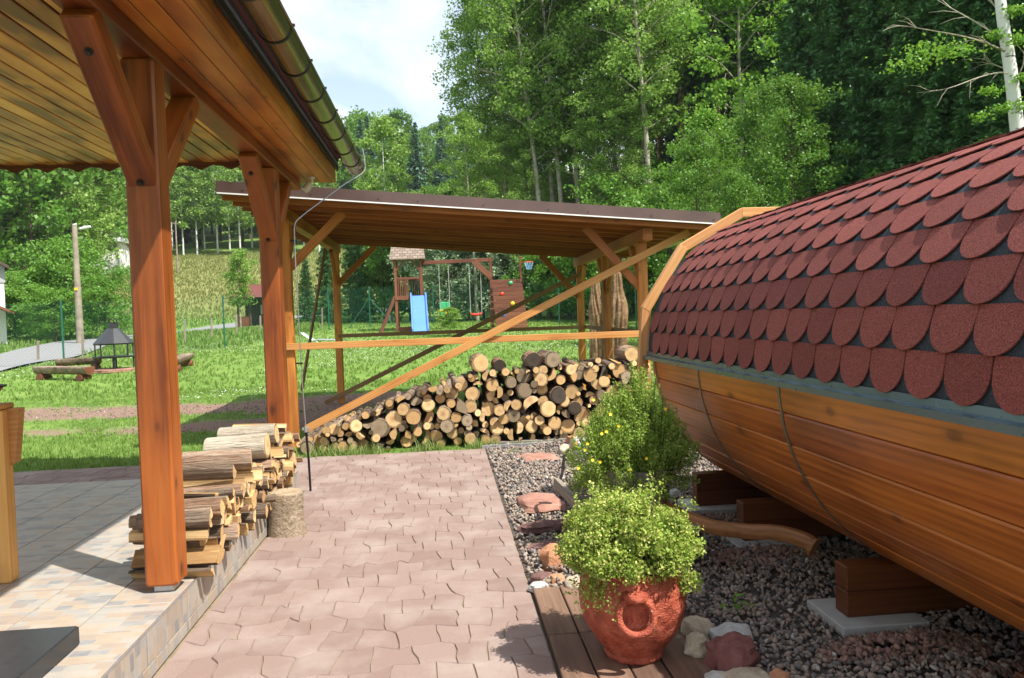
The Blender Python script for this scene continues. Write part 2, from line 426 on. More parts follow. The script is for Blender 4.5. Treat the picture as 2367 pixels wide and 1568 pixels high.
def leafmat(name, stops, trans=.38, rough=.45, spec=.3):
    m, g = mk(name)
    r = g.math('ADD', g.math('MULTIPLY', g.isl(), .75), g.math('MULTIPLY', g.noise(g.pos(), .55, 2., .5), .25))
    r = g.math('ADD', r, g.math('MULTIPLY', g.math('SUBTRACT', g.rnd(), .5), .18))
    k = len(stops)
    col = g.ramp(r, [(i/(k-1), c) for i, c in enumerate(stops)])
    bs = g.bsdf(col, rough, spec=spec)
    tr = g('BsdfTranslucent', {'Color': g.mix(.5, col, (.25, .36, .05), 'MIX')})
    mx = g('MixShader', {0: trans, 1: bs.outputs[0], 2: tr.outputs[0]})
    g.out(mx); return m
L_aspen = leafmat('aspen_leaf', [(.095, .21, .03), (.17, .325, .05), (.265, .43, .085), (.40, .54, .17)], .46, .4)
L_broad = leafmat('broad_leaf', [(.045, .125, .016), (.075, .195, .022), (.11, .25, .03), (.165, .31, .05)], .38)
L_lime = leafmat('bright_leaf', [(0.094, 0.237, 0.025), (0.150, 0.338, 0.035), (0.237, 0.450, 0.044)], .42)
L_willow = leafmat('silver_leaf', [(0.130, 0.215, 0.111), (0.221, 0.312, 0.182), (0.364, 0.442, 0.312)], .3)
L_spruce = leafmat('spruce_needle', [(0.032, 0.094, 0.032), (0.055, 0.152, 0.043), (0.099, 0.235, 0.059)], .12, .6)
L_hazespruce = leafmat('hazy_spruce_needle', [(0.046, 0.111, 0.072), (0.072, 0.156, 0.101), (0.111, 0.208, 0.130)], .12, .6)  # spruce green shifted to blue, imitating distance haze in the colour
L_pine = leafmat('pine_needle', [(0.035, 0.084, 0.039), (0.063, 0.133, 0.063), (0.119, 0.203, 0.105)], .12, .6)
L_bush = leafmat('bush_leaf', [(0.075, 0.200, 0.025), (0.125, 0.288, 0.037), (0.200, 0.388, 0.056)], .38)
L_yel = leafmat('golden_shrub_leaf', [(.14, .26, .03), (.28, .40, .055), (.47, .50, .13), (.70, .60, .28)], .3)
L_poten = leafmat('potentilla_leaf', [(.13, .27, .03), (.24, .40, .055), (.39, .52, .10), (.58, .60, .18)], .45)
L_grass = leafmat('grass_blade', [(.08, .17, .024), (.135, .25, .042), (.205, .315, .068), (.32, .375, .14)], .35, .5)
L_dry = leafmat('dry_meadow_grass', [(.15, .21, .05), (.24, .255, .085), (.31, .285, .115)], .35, .6)
L_weed = leafmat('weed_blade', [(.10, .18, .03), (.18, .27, .06), (.30, .36, .12), (.42, .40, .2)], .35, .5)
L_petal = plain('yellow_petal', (.85, .62, .015), .5, 0, .05)
L_clover = plain('white_clover', (.72, .72, .64), .6, 0, .05)
L_redpetal = plain('red_petal', (.6, .05, .03), .5, 0, .05)

# ================================================================== THE SETTING
rng = np.random.default_rng(7); random.seed(7)
def nz(x, y, s, o=0.): return mnoise.noise(Vector((x*s+o, y*s-o, o*.7)))
def dirt_at(X, Y):
    if Y < 9 or Y > 21: return 0.
    band = sstep(11.4, 12.8, Y)*(1-sstep(14.6, 17.0, Y))
    side = 1-sstep(-1.6, .2, X - .25*(Y-13))
    n = nz(X*.55, Y, .55, 3.) + .6*nz(X, Y, 1.7, 9.)
    strip = .95*math.exp(-((Y-13.5)/.8)**2)*sstep(-2.5, -5, X)
    return max(0., min(1., band*side*(1.0+.9*n) - strip*(1+n)))
def meadow_at(X, Y):
    return sstep(60, 76, Y)*(1-sstep(112, 124, Y))*(1-sstep(-2, 8, X))
# terrain sheet
gx = np.unique(np.concatenate([np.linspace(-420, -60, 25), np.linspace(-60, -16, 32), np.linspace(-16, 16, 110), np.linspace(16, 60, 26), np.linspace(60, 420, 20)]))
gy = np.unique(np.concatenate([np.linspace(-60, 8, 24), np.linspace(8, 26, 72), np.linspace(26, 60, 56), np.linspace(60, 130, 40), np.linspace(130, 900, 34)]))
TV = []; TD = []
def lowered(X, Y): return .07*(1-sstep(9.35, 9.75, Y))*sstep(-7.5, -6.5, X)*(1-sstep(4.5, 6., X))
for y in gy:
    for x in gx:
        w = .03*nz(x, y, .5) if y > 10 else 0
        TV.append((x, y, terrain(x, y)-.012-lowered(x, y)+w*sstep(10, 14, y)))
        TD.append((dirt_at(x, y), meadow_at(x, y), 0, 1))
nx = len(gx); F = [(j*nx+i, j*nx+i+1, (j+1)*nx+i+1, (j+1)*nx+i) for j in range(len(gy)-1) for i in range(nx-1)]
m, g = mk('lawn_soil'); M_ground = m
at = g('Attribute', attribute_name='cover'); sp = g('SeparateColor', {0: at.outputs['Color']})
n = g.noise(g.pos(), 1.3, 6., .65); nf = g.noise(g.pos(), 38., 4., .7)
grass = g.ramp(n, [(.3, (.085, .155, .028)), (.55, (.13, .215, .042)), (.75, (.19, .26, .068))])
n3 = g.noise(g.mapping(g.pos(), (.35, .5, 1.2)), 1., 8., .75)
mead = g.ramp(g.math('ADD', g.math('MULTIPLY', n, .4), g.math('MULTIPLY', n3, .6)), [(.32, (.13, .175, .045)), (.5, (.20, .205, .075)), (.68, (.26, .235, .10))])
soil = g.ramp(nf, [(.3, (.13, .08, .06)), (.55, (.235, .15, .115)), (.75, (.34, .245, .20))])
df = g.ramp(g.math('ADD', sp.outputs[0], g.math('MULTIPLY', g.math('SUBTRACT', g.noise(g.pos(), 6., 4., .7), .5), .9)), [(.38, (0, 0, 0)), (.6, (1, 1, 1))])
col = g.mix(sp.outputs[1], grass, mead); col = g.mix(df, col, soil)
g.out(g.bsdf(col, .95, g.bump(nf, .8, .02), spec=.15))
me = np_mesh('ground', TV, F, M_ground, smooth=True)
ca = me.color_attributes.new('cover', 'FLOAT_COLOR', 'POINT'); ca.data.foreach_set('color', np.array(TD, np.float32).ravel())
tag(link('ground', me), kind='structure')

# road beyond the fence
m, g = mk('pale_asphalt'); M_road = m
n = g.noise(g.pos(), 30., 4., .7)
g.out(g.bsdf(g.mix(n, (.16, .16, .165), (.27, .27, .275)), .9, spec=.2))
rp = [(-12.6, 10, 3.4), (-13.6, 18, 3.4), (-14.9, 26, 3.3), (-16.0, 33, 3.2), (-17.2, 41, 3.0), (-17.6, 49, 2.8), (-16.6, 56, 2.6), (-13.4, 60.5, 2.4), (-8, 63, 2.2), (0, 64, 2.)]
V = []; F = []
P = [Vector(p[:2]) for p in rp]
fine = []
for i in range(len(rp)-1):
    for k in range(6):
        t = k/6; a = rp[max(i-1, 0)]; b = rp[i]; c = rp[i+1]; d = rp[min(i+2, len(rp)-1)]
        fine.append([.5*((2*b[q]) + (-a[q]+c[q])*t + (2*a[q]-5*b[q]+4*c[q]-d[q])*t*t + (-a[q]+3*b[q]-3*c[q]+d[q])*t**3) for q in range(3)])
for i, p in enumerate(fine):
    a = Vector(fine[max(i-1, 0)][:2]); b = Vector(fine[min(i+1, len(fine)-1)][:2]); nrm = (b-a).normalized().orthogonal()
    for s in (-1, -.33, .33, 1):
        q = Vector(p[:2]) + nrm*s*p[2]/2*1.15; V.append((q.x, q.y, terrain(q.x, q.y)+.05))
for i in range(len(fine)-1):
    for k in range(3): F.append((i*4+k, i*4+k+1, i*4+k+5, i*4+k+4))
tag(link('road', np_mesh('road', V, F, M_road)), kind='structure')

# ------------------------------------------------------------------ paved path
PX0, PX1, PY1 = -1.375, .445, 9.4
path = tag(link('path', (lambda mb: (mb.box(-6.4, PX1+.004, -3., PY1, -.055, -.008), mb.mesh('path_bed', M_joint))[1])(MB())), kind='structure')
def hsh(*a): return (math.sin(sum(v*k for v, k in zip(a, (12.9898, 78.233, 37.719))))*43758.5453) % 1.
def pave(x0, x1, y0, y1, cw, cl, key):
    """irregular interlocking stones: running bond with jittered shared corners and wavy shared edges"""
    ncol = round((x1-x0)/cw); cw = (x1-x0)/ncol; nrow = round((y1-y0)/cl); cl = (y1-y0)/nrow
    def corner(i2, j):   # i2 in half columns
        x = x0 + i2*cw/2; y = y0 + j*cl
        jx = (hsh(i2, j, key)-.5)*cw*.34; jy = (hsh(i2, j, key+5)-.5)*cl*.38
        if i2 <= 0 or i2 >= 2*ncol: jx = 0
        if j <= 0 or j >= nrow: jy = 0
        return Vector((min(max(x, x0), x1)+jx, y+jy))
    def edge(a, b):
        pa, pb = corner(*a), corner(*b)
        lo, hi = (a, b) if a < b else (b, a)
        k1, k2 = (hsh(*lo, hi[0]*3+hi[1]+key)-.5), (hsh(*hi, lo[0]*7+lo[1]+key)-.5)
        q0, q1 = corner(*lo), corner(*hi)
        bd = (lo[0] <= 0 and hi[0] <= 0) or (lo[0] >= 2*ncol and hi[0] >= 2*ncol) or (lo[1] == hi[1] and lo[1] in (0, nrow))
        nr = Vector((-(q1-q0).y, (q1-q0).x))*(0 if bd else .075)
        m1 = q0.lerp(q1, .33)+nr*k1; m2 = q0.lerp(q1, .67)+nr*k2
        return [pa, m1, m2] if a < b else [pa, m2, m1]
    out = []
    for j in range(nrow):
        off = (j % 2)
        for i in range(ncol+(1 if off else 0)):
            l, r = (2*i-off, 2*i+2-off)
            l2, r2 = max(l, 0), min(r, 2*ncol)
            mid = 2*i+1-off
            loop = [(l2, j)] + ([(mid, j)] if l2 < mid < r2 else []) + [(r2, j), (r2, j+1)] + ([(mid, j+1)] if l2 < mid < r2 else []) + [(l2, j+1)]
            pts = []
            for k in range(len(loop)): pts += edge(loop[k], loop[(k+1) % len(loop)])
            out.append(pts)
    return out
def paver_mb(mb, pts, dz=0., gap=.0024):
    n = len(pts); c = sum(pts, Vector((0, 0)))/n
    def ins(d):
        o = []
        for k in range(n):
            a, p, b = pts[k-1], pts[k], pts[(k+1) % n]
            n1 = (p-a); n1 = Vector((-n1.y, n1.x)).normalized(); n2 = (b-p); n2 = Vector((-n2.y, n2.x)).normalized()
            nn = n1+n2; nn = nn.normalized() if nn.length > 1e-5 else n1
            o.append(p+nn*d)
        return o
    A, B = ins(gap), ins(gap+.0035)
    vs = [(p.x-c.x, p.y-c.y, -.03) for p in A] + [(p.x-c.x, p.y-c.y, dz-.005) for p in A] + [(p.x-c.x, p.y-c.y, dz) for p in B]
    fs = [(r*n+k, r*n+(k+1) % n, (r+1)*n+(k+1) % n, (r+1)*n+k) for r in (0, 1) for k in range(n)] + [list(range(2*n, 3*n))]
    return vs, fs, c
stones = pave(PX0, PX1, 2.9, PY1, .182, .225, 1.)
stones.sort(key=lambda p: sum(q.y for q in p)/len(p))
rest = MB()
for k, pts in enumerate(stones):
    dz = (hsh(k, 3., 8.)-.5)*.0035
    vs, fs, c = paver_mb(None, pts, dz)
    if k < 300:
        mb = MB(); mb.add(vs, fs); link('paver', mb.mesh('paver', M_paver), path, T(c.x, c.y, 0))
    else: rest.add([(v[0]+c.x, v[1]+c.y, v[2]) for v in vs], fs)
for pts in pave(-6.4, PX0-.003, 7.36, PY1, .182, .225, 4.) + pave(PX0, PX1, -3., 2.895, .182, .225, 6.):
    vs, fs, c = paver_mb(None, pts, (hsh(c.x, c.y, 8.)-.5)*.006)
    rest.add([(v[0]+c.x, v[1]+c.y, v[2]) for v in vs], fs)
tag(link('paving', rest.mesh('paving', M_paver), path), kind='stuff')

# ------------------------------------------------------------------ tiled platform
PZ = .231; PLX = -1.385; PLY = 7.33
plat = tag(link('platform', (lambda mb: (mb.box(-6.5, PLX-.012, -1., PLY-.01, -.05, PZ-.012), mb.mesh('platform_core', M_grout))[1])(MB())), kind='structure')
tw, tl = .334, .334
def tile_mesh(w, l, h):
    mb = MB(); mb.box(-w/2, w/2, -l/2, l/2, -h, 0, .0025); return mb.mesh('tile', M_tile)
tms = tile_mesh(tw-.005, tl-.005, .0105)
rest = MB()
ix = 0
x = PLX - .012 - tw/2
nt_ = 0
for i in range(15):
    y = PLY-.01-tl/2
    while y > -.9:
        if y > 2.3 and x > -4.9:
            o = link('tile', tms, plat, T(x, y, PZ) @ Matrix.Rotation(math.pi*((i*7+nt_) % 2), 4, 'Z')); nt_ += 1
        else: rest.box(x-tw/2+.0025, x+tw/2-.0025, y-tl/2+.0025, y+tl/2-.0025, PZ-.0105, PZ, .0025)
        y -= tl
    x -= tw
tag(link('tiles', rest.mesh('tiles', M_tile), plat), kind='stuff')
# riser tiles
y = PLY-.012; k = 0; RX90 = Matrix.Rotation(R_(90), 4, 'Y')
while y > 2.0:
    w = (.10, .16, .12, .20, .14)[k % 5]
    for z0, z1 in ((0.006, .07), (.074, PZ-.004)):
        mb = MB(); mb.box(-(z1-z0)/2, (z1-z0)/2, -w/2+.002, w/2-.002, -.011, 0, .002)
        link('riser_tile', mb.mesh('riser_tile', M_tile), plat, T(PLX, y-w/2, (z0+z1)/2) @ RX90)
        if z0 < .01 and w > .15: pass
    y -= w; k += 1
mb = MB(); mb.tube([(PLX-.004, PLY, PZ-.003), (PLX-.004, 1., PZ-.003)], .005, 6)
link('edge_strip', mb.mesh('edge_strip', M_steel), plat)

# ================================================================== PAVILION
CZ = 3.06; BX0, BX1 = -1.575, -1.415; BXC = -1.495
pav = thing('pavilion', 'open timber pavilion with orange stained posts, boarded ceiling and metal gutter', 'pavilion', (-3.5, 4, PZ))
for y in (4.12+.08, 7.08, 1.15): beam('post', (BXC, y, PZ+.035), (BXC, y, 2.97), .165, .165, M_post, pav, .012, (0, 1, 0)); 
for y in (4.2, 7.08, 1.15):
    mb = MB(); mb.box(-.05, .05, -.05, .05, -.045, .03, .003); mb.box(-.015, .015, -.015, .015, .0, .04)
    link('post_foot', mb.mesh('post_foot', M_steel), pav, T(BXC, y, PZ+.045))
for x in (-5.7,):
    for y in (1.15, 4.2, 7.08): beam('post', (x, y, PZ+.01), (x, y, 2.97), .165, .165, M_post, pav, .012, (0, 1, 0))
beam('beam', (BXC, .6, 3.014), (BXC, 8.25, 3.014), .16, .088, M_post, pav, .008)
beam('beam', (-5.7, .6, 3.014), (-5.7, 8.25, 3.014), .16, .088, M_post, pav, .008)
# diagonal braces along the beam, each with bolts
def hexbolt(): 
    mb = MB(); mb.tube([(0, 0, 0), (0, 0, .006)], .019, 14); mb.tube([(0, 0, .006), (0, 0, .018)], .012, 6); return mb.mesh('bolt', M_iron)
bolt_me = hexbolt()
for py in (4.2, 7.08):
    for s in (-1, 1):
        p0 = Vector((BXC, py+s*.055, 2.37)); p1 = Vector((BXC, py+s*.70, 2.965))
        M, L = frameM(p0 + (p0-p1)*.09, p1, (0, s, -1))
        mb = MB()
        # ends cut square to the post and level under the beam
        mb.box(-L/2, L/2, -.07, .07, -.055, .055, .008)
        br = link('brace', mb.mesh('brace', M_post), pav, M)
        if s < 0:
            for u in (-L/2+.09, L/2-.16): link('bolt', bolt_me, br, M @ T(u, 0, .055))
# ceiling boards
bw = .121
x = -1.105 - bw/2; k = 0
cb = beam_mesh(6.45, bw-.011, .018, M_ceil, .004); cb2 = beam_mesh(7.6, bw-.011, .018, M_ceil, .004); sb = beam_mesh(7.6, bw-.006, .018, M_soffit, .004)
RZ90 = Matrix.Rotation(R_(90), 4, 'Z')
while x > -5.95:
    link('ceiling_board', sb if x > -1.58 else (cb2 if x > -1.85 else cb), pav, T(x, (4.55 if x > -1.85 else 3.975)+(hsh(k, 1, 1)-.5)*.01, CZ+.009) @ RZ90 @ Matrix.Rotation(math.pi*(k % 2), 4, 'X'))
    x -= bw; k += 1
mb = MB(); mb.box(-6.0, -1.87, .74, 7.2, CZ+.0185, CZ+.03); mb.box(-1.87, -1.09, .74, 8.36, CZ+.0186, CZ+.0301); link('ceiling_backing', mb.mesh('ceiling_backing', M_dark_scallop), pav)
# scalloped valance board across the far bay
pts = []; xx = -5.9; per = .262; k = 0
low = []
while xx < -1.62:
    low += [(xx, CZ-.028), (xx+per*.22, CZ-.034), (xx+per*.5, CZ-.068), (xx+per*.78, CZ-.034), (xx+per*.9, CZ-.022)]
    xx += per
poly = [(-5.9, CZ-.001)] + low + [(-1.6, CZ-.03), (-1.6, CZ-.001)]
mb = MB(); mb.prism(poly[::-1], 7.19, 7.212, 'y'); link('valance', mb.mesh('valance', M_dark_scallop), pav)
beam('fascia', (-1.088, .7, 3.155), (-1.088, 8.38, 3.155), .034, .19, M_soffit, pav, .005)
mb = MB(); mb.box(-1.068, -1.048, .65, 8.45, 3.20, 3.345); link('drip_board', mb.mesh('drip_board', M_black), pav)
# roof
mb = MB(); mb.prism([(-1.10, 3.262), (-1.02, 3.335), (-1.02, 3.365), (-3.55, 5.1), (-6.1, 3.365), (-6.1, 3.31), (-1.9, 3.31)], .62, 8.44, 'y')
link('roof', mb.mesh('roof', M_roofred), pav)
# gutter: half round trough
GX, GZ, GR = -.912, 3.325, .098
prof = [(math.cos(a), math.sin(a)) for a in np.linspace(math.pi, 2*math.pi, 15)]
outer = [(GX+GR*c, GZ+GR*s) for c, s in prof]; inner = [(GX+(GR-.003)*c, GZ+(GR-.003)*s) for c, s in prof]
mb = MB()
loop = outer + inner[::-1]; n = len(loop)
vs = [(q[0], y, q[1]) for y in (.62, 8.86) for q in loop]
mb.add(vs, [(k, (k+1) % n, n+(k+1) % n, n+k) for k in range(n)])
for y, o in ((.62, 0), (8.86, 0)):
    mb.add([(q[0], y, q[1]) for q in outer], [list(range(15))])
mb.tube([(GX+GR+.004, .62, GZ), (GX+GR+.004, 8.86, GZ)], .008, 8)
gut = link('gutter', mb.mesh('gutter', M_gutter, 40), pav)
def strap_me(w=.02):
    o = [((GR+.006)*c, (GR+.006)*s) for c, s in prof]; i = [((GR+.0005)*c, (GR+.0005)*s) for c, s in prof]
    mb = MB(); mb.prism((o+i[::-1])[::-1], -w/2, w/2, 'y'); mb.box(-GR-.008, GR+.02, -w/2, w/2, .0, .012); return mb.mesh('gutter_strap', M_gdark)
sm = strap_me()
for y in np.arange(.95, 8.8, .62): link('gutter_strap', sm, gut, T(GX, float(y), GZ))
for y in (3.05,):   # coupling sleeve
    for d in (-.075, .075): link('gutter_sleeve', sm, gut, T(GX, y+d, GZ))
# lightning conductor
cw = [atY(838, 343, 8.8), atY(843, 372, 8.8), atY(840, 398, 8.75), atY(800, 424, 8.4), atY(745, 464, 7.95), atY(694, 503, 7.42), atY(681, 522, 7.3), atY(681, 560, 7.25), atY(689, 720, 7.25), atY(700, 900, 7.27), atY(707, 992, 7.28)]
wr = thing('lightning_conductor', 'thin grey wire running from the gutter end down the far post into a black pipe', 'wire', (cw[-1].x, cw[-1].y, 0))
def smooth(pts, k=5):
    pts = [Vector(p) for p in pts]; o = []
    for i in range(len(pts)-1):
        a, b, c, d = pts[max(i-1, 0)], pts[i], pts[i+1], pts[min(i+2, len(pts)-1)]
        for q in range(k):
            t = q/k; o.append(.5*((2*b)+(-a+c)*t+(2*a-5*b+4*c-d)*t*t+(-a+3*b-3*c+d)*t**3))
    return o+[pts[-1]]
mb = MB(); mb.tube(smooth(cw), .0055, 6); link('wire', mb.mesh('wire', M_steel), wr)
foot = onZ(718, 1134, 0)
mb = MB(); mb.tube([cw[-1], cw[-1].lerp(foot, .5)+Vector((.004, 0, 0)), foot-Vector((0, 0, .05))], .011, 8); link('pipe', mb.mesh('pipe', M_gdark), wr)
mb = MB(); c = cw[-1]; mb.tube([c-Vector((0, 0, .03)), c+Vector((0, 0, .02))], .018, 10); mb.box(c.x-.035, c.x+.03, c.y-.01, c.y+.01, c.z-.012, c.z+.012, .002); link('clamp', mb.mesh('clamp', M_steel), wr)
for yy in (557, 840):
    c = atY(683 if yy < 600 else 697, yy, 7.26); mb = MB(); mb.box(c.x-.05, c.x+.012, c.y-.008, c.y+.008, c.z-.008, c.z+.008, .002)
    link('wire_holder', mb.mesh('wire_holder', M_gdark), wr)
# small lamp under the soffit
lc = atY(721, 424, 8.0); lc.z = CZ-.002
lp = thing('soffit_lamp', 'small beige lamp on a short arm under the pavilion soffit', 'lamp', lc)
mb = MB(); mb.lathe([(.035, -.012), (.035, .0)], 14, c=lc); mb.tube([lc, lc+Vector((0, 0, -.05)), lc+Vector((-.03, -.01, -.085))], .014, 8); link('arm', mb.mesh('arm', M_white, 40), lp)
mb = MB(); mb.tube([lc+Vector((-.02, -.005, -.06)), lc+Vector((-.045, -.012, -.105)), lc+Vector((-.075, -.02, -.135))], [.03, .042, .036], 12); link('lamp_head', mb.mesh('lamp_head', M_lens, 40), lp)

# ================================================================== WOOD SHELTER
SF, SB_ = 10.2, 14.9        # front and back post rows
SXL, SXR = -1.97, 2.66
def roofz(x): return 3.19 - (x+2.62)*.0845     # underside of the front edge trim
sh = thing('wood_shelter', 'open lean-to timber shelter with brown sheet-metal roof edge over the long woodpile', 'shelter', (.35, 12.9, 0))
RX0, RX1, RY0, RY1 = -2.62, 3.52, 9.62, 15.3
# rafters run across (X), on two long beams (Y)
ry = 9.70; k = 0
while ry < 15.27:
    p0 = (RX0+.03, ry, roofz(RX0+.03)-.005); p1 = (RX1-.03, ry, roofz(RX1-.03)-.005)
    beam('rafter', (p0[0], p0[1], p0[2]-.008), (p1[0], p1[1], p1[2]-.008), .045, .13, M_rafter, sh, .004); ry += .47; k += 1
# roof boards above, running with Y
x = RX0+.07; k = 0
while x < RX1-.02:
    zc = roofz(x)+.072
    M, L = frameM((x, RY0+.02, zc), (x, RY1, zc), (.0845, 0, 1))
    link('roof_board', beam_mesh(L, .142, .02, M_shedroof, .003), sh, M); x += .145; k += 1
mb = MB(); mb.prism([(RX0, roofz(RX0)+.084), (RX1, roofz(RX1)+.084), (RX1, roofz(RX1)+.11), (RX0, roofz(RX0)+.11)], RY0, RY1+.03, 'y')
link('roof_sheet', mb.mesh('roof_sheet', M_fascia), sh)
# front sheet-metal trim in three lengths with white lower lip
for a, b in ((RX0-.01, -.55), (-.555, 1.55), (1.545, RX1+.01)):
    off = 0 if a < -2 or a > 1.5 else .003
    mb = MB(); mb.prism([(a, roofz(a)), (b, roofz(b)), (b, roofz(b)+.135), (a, roofz(a)+.135)], RY0-.022-off, RY0-.016-off, 'y')
    mb.prism([(a, roofz(a)+.129), (b, roofz(b)+.129), (b, roofz(b)+.135), (a, roofz(a)+.135)], RY0-.017, RY0+.1, 'y')
    tr = link('edge_trim', mb.mesh('edge_trim', M_fascia), sh)
    mb = MB(); mb.prism([(a, roofz(a)-.016), (b, roofz(b)-.016), (b, roofz(b)-.001), (a, roofz(a)-.001)], RY0-.03-off, RY0-.012-off, 'y')
    link('white_lip', mb.mesh('white_lip', M_white), tr)
    mb = MB()
    for xx in np.arange(a+.3, b, .8): mb.lathe([(.009, 0), (.007, .006)], 8, c=(0, 0, 0)) if False else mb.tube([(xx, RY0-.022-off, roofz(xx)+.04), (xx, RY0-.03-off, roofz(xx)+.04)], .008, 8)
    link('screws', mb.mesh('screws', M_iron), tr)
for s, x in ((-1, RX0-.012), (1, RX1+.012)):
    mb = MB(); mb.box(x-.004, x+.004, RY0-.02, RY1+.03, roofz(x)-.01, roofz(x)+.125); link('side_trim', mb.mesh('side_trim', M_fascia), sh)
bL, bR = roofz(SXL)-.075-.08, roofz(SXR)-.075-.08     # long beam centre heights
beam('beam', (SXL, 9.85, bL), (SXL, 15.2, bL), .13, .16, M_shed, sh, .006)
beam('beam', (SXR, 9.85, bR), (SXR, 15.2, bR), .13, .16, M_shed, sh, .006)
def zg(x, y): return terrain(x, y)-.03
posts = [(SXL, SF, bL), (SXL, SB_, bL), (SXR, SF, bR), (SXR, 12.5, bR), (SXR, SB_, bR), (SXL, 12.9, bL)]
for x, y, b in posts[:5]:
    beam('post', (x, y, zg(x, y)), (x, y, b-.08), .125, .125, M_shed, sh, .007, (0, 1, 0))
    sx = 1 if x < 0 else -1
    # brace across, up to the rafter
    if y in (SF, SB_):
        beam('brace', (x+sx*.03, y, b-.68), (x+sx*.74, y, roofz(x+sx*.74)-.075), .05, .11, M_shed, sh, .005)
    for s in (-1, 1):
        if (y == SF and s < 0) or (y == SB_ and s > 0): continue
        beam('brace', (x, y+s*.03, b-.66), (x, y+s*.58, b-.09), .06, .11, M_shed, sh, .005)
# rails and diagonal laths
fy = SF-.09
beam('rail', (SXL-.1, fy, 1.30), (SXR-.01, fy, 1.30), .028, .085, M_lath, sh, .003)
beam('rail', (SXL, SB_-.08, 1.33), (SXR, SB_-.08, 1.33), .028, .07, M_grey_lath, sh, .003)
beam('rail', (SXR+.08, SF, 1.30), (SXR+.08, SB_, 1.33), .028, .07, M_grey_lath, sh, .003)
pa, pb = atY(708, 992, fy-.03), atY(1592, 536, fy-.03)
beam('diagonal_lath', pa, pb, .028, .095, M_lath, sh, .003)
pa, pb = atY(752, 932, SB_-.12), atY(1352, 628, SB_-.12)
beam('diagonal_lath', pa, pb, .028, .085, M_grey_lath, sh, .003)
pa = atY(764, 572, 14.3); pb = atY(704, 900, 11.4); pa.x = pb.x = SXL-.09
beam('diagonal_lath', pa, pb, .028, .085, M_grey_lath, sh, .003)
# low side gutter
gz = roofz(RX1)-.02; gxx = RX1+.09
o = [(gxx+.062*math.cos(a), gz+.062*math.sin(a)) for a in np.linspace(math.pi, 2*math.pi, 11)]; i_ = [(gxx+.058*math.cos(a), gz+.058*math.sin(a)) for a in np.linspace(math.pi, 2*math.pi, 11)]
mb = MB(); mb.prism((o+i_[::-1])[::-1], RY0-.02, RY1, 'y'); gg = link('side_gutter', mb.mesh('side_gutter', M_gutter, 40), sh)
for y in (10.1, 11.2, 12.4, 13.6, 14.8): 
    o2 = [(gxx+.068*math.cos(a), gz+.068*math.sin(a)) for a in np.linspace(math.pi, 2*math.pi, 11)]; i2 = [(gxx+.0625*math.cos(a), gz+.0625*math.sin(a)) for a in np.linspace(math.pi, 2*math.pi, 11)]
    mb = MB(); mb.prism((o2+i2[::-1])[::-1], y-.012, y+.012, 'y'); link('gutter_strap', mb.mesh('gutter_strap', M_gdark), gg)

# ================================================================== BARREL SAUNA
SR, SXC, SZC = 1.10, 2.717, 1.235
SY0, SY1 = 1.45, 6.12
sa = thing('barrel_sauna', 'wooden barrel sauna with red scalloped shingle roof on timber supports', 'sauna', (SXC, 4, 0))
def pol(r, a): return (SXC + r*math.cos(a), SZC + r*math.sin(a))
nst = 20; da = math.pi/nst
stm = {}
def stave_mesh():
    r1, r0 = SR-.035, SR-.075; b = .007; h = da/2-.0018
    q = [(r0, -h), (r0, h), (r1-b, h), (r1, h-b/r1*1.2), (r1+.0012, 0), (r1, -h+b/r1*1.2), (r1-b, -h)]
    poly = [(r*math.cos(a)-SR, r*math.sin(a)) for r, a in q]      # local: radial = +Y, tangential = Z
    L = SY1-SY0-.06
    mb = MB(); n = len(poly)
    vs = [(sx*L/2, p[0], p[1]) for sx in (-1, 1) for p in poly]
    mb.add(vs, [list(range(n-1, -1, -1)), list(range(n, 2*n))] + [(k, (k+1) % n, n+(k+1) % n, n+k) for k in range(n)])
    return mb.mesh('stave', M_stave)
sm_ = stave_mesh()
for k in range(nst+4):
    a = math.pi - 2*da + (k+.5)*da
    rad = Vector((math.cos(a), 0, math.sin(a))); tan = Vector((-math.sin(a), 0, math.cos(a))); ax = Vector((0, 1, 0))
    c = Vector((SXC, (SY0+SY1)/2, SZC)) + rad*SR
    # local X -> axis, Y -> radial, Z -> tangential (mirrored when needed)
    z = ax.cross(rad)
    M = Matrix(((ax.x, rad.x, z.x, c.x), (ax.y, rad.y, z.y, c.y), (ax.z, rad.z, z.z, c.z), (0, 0, 0, 1)))
    link('stave', sm_, sa, M)
# roof shell
mb = MB(); n = 40
def arc(r, a0, a1, n): return [pol(r, a) for a in np.linspace(a0, a1, n)]
A0, A1 = math.pi-.018, .018
po = arc(SR-.004, A0, A1, n); pi_ = arc(SR-.03, A0, A1, n)
mb.prism((po + pi_[::-1])[::-1], SY0, SY1-.02, 'y'); link('roof_underlay', mb.mesh('roof_underlay', M_felt, 30), sa)
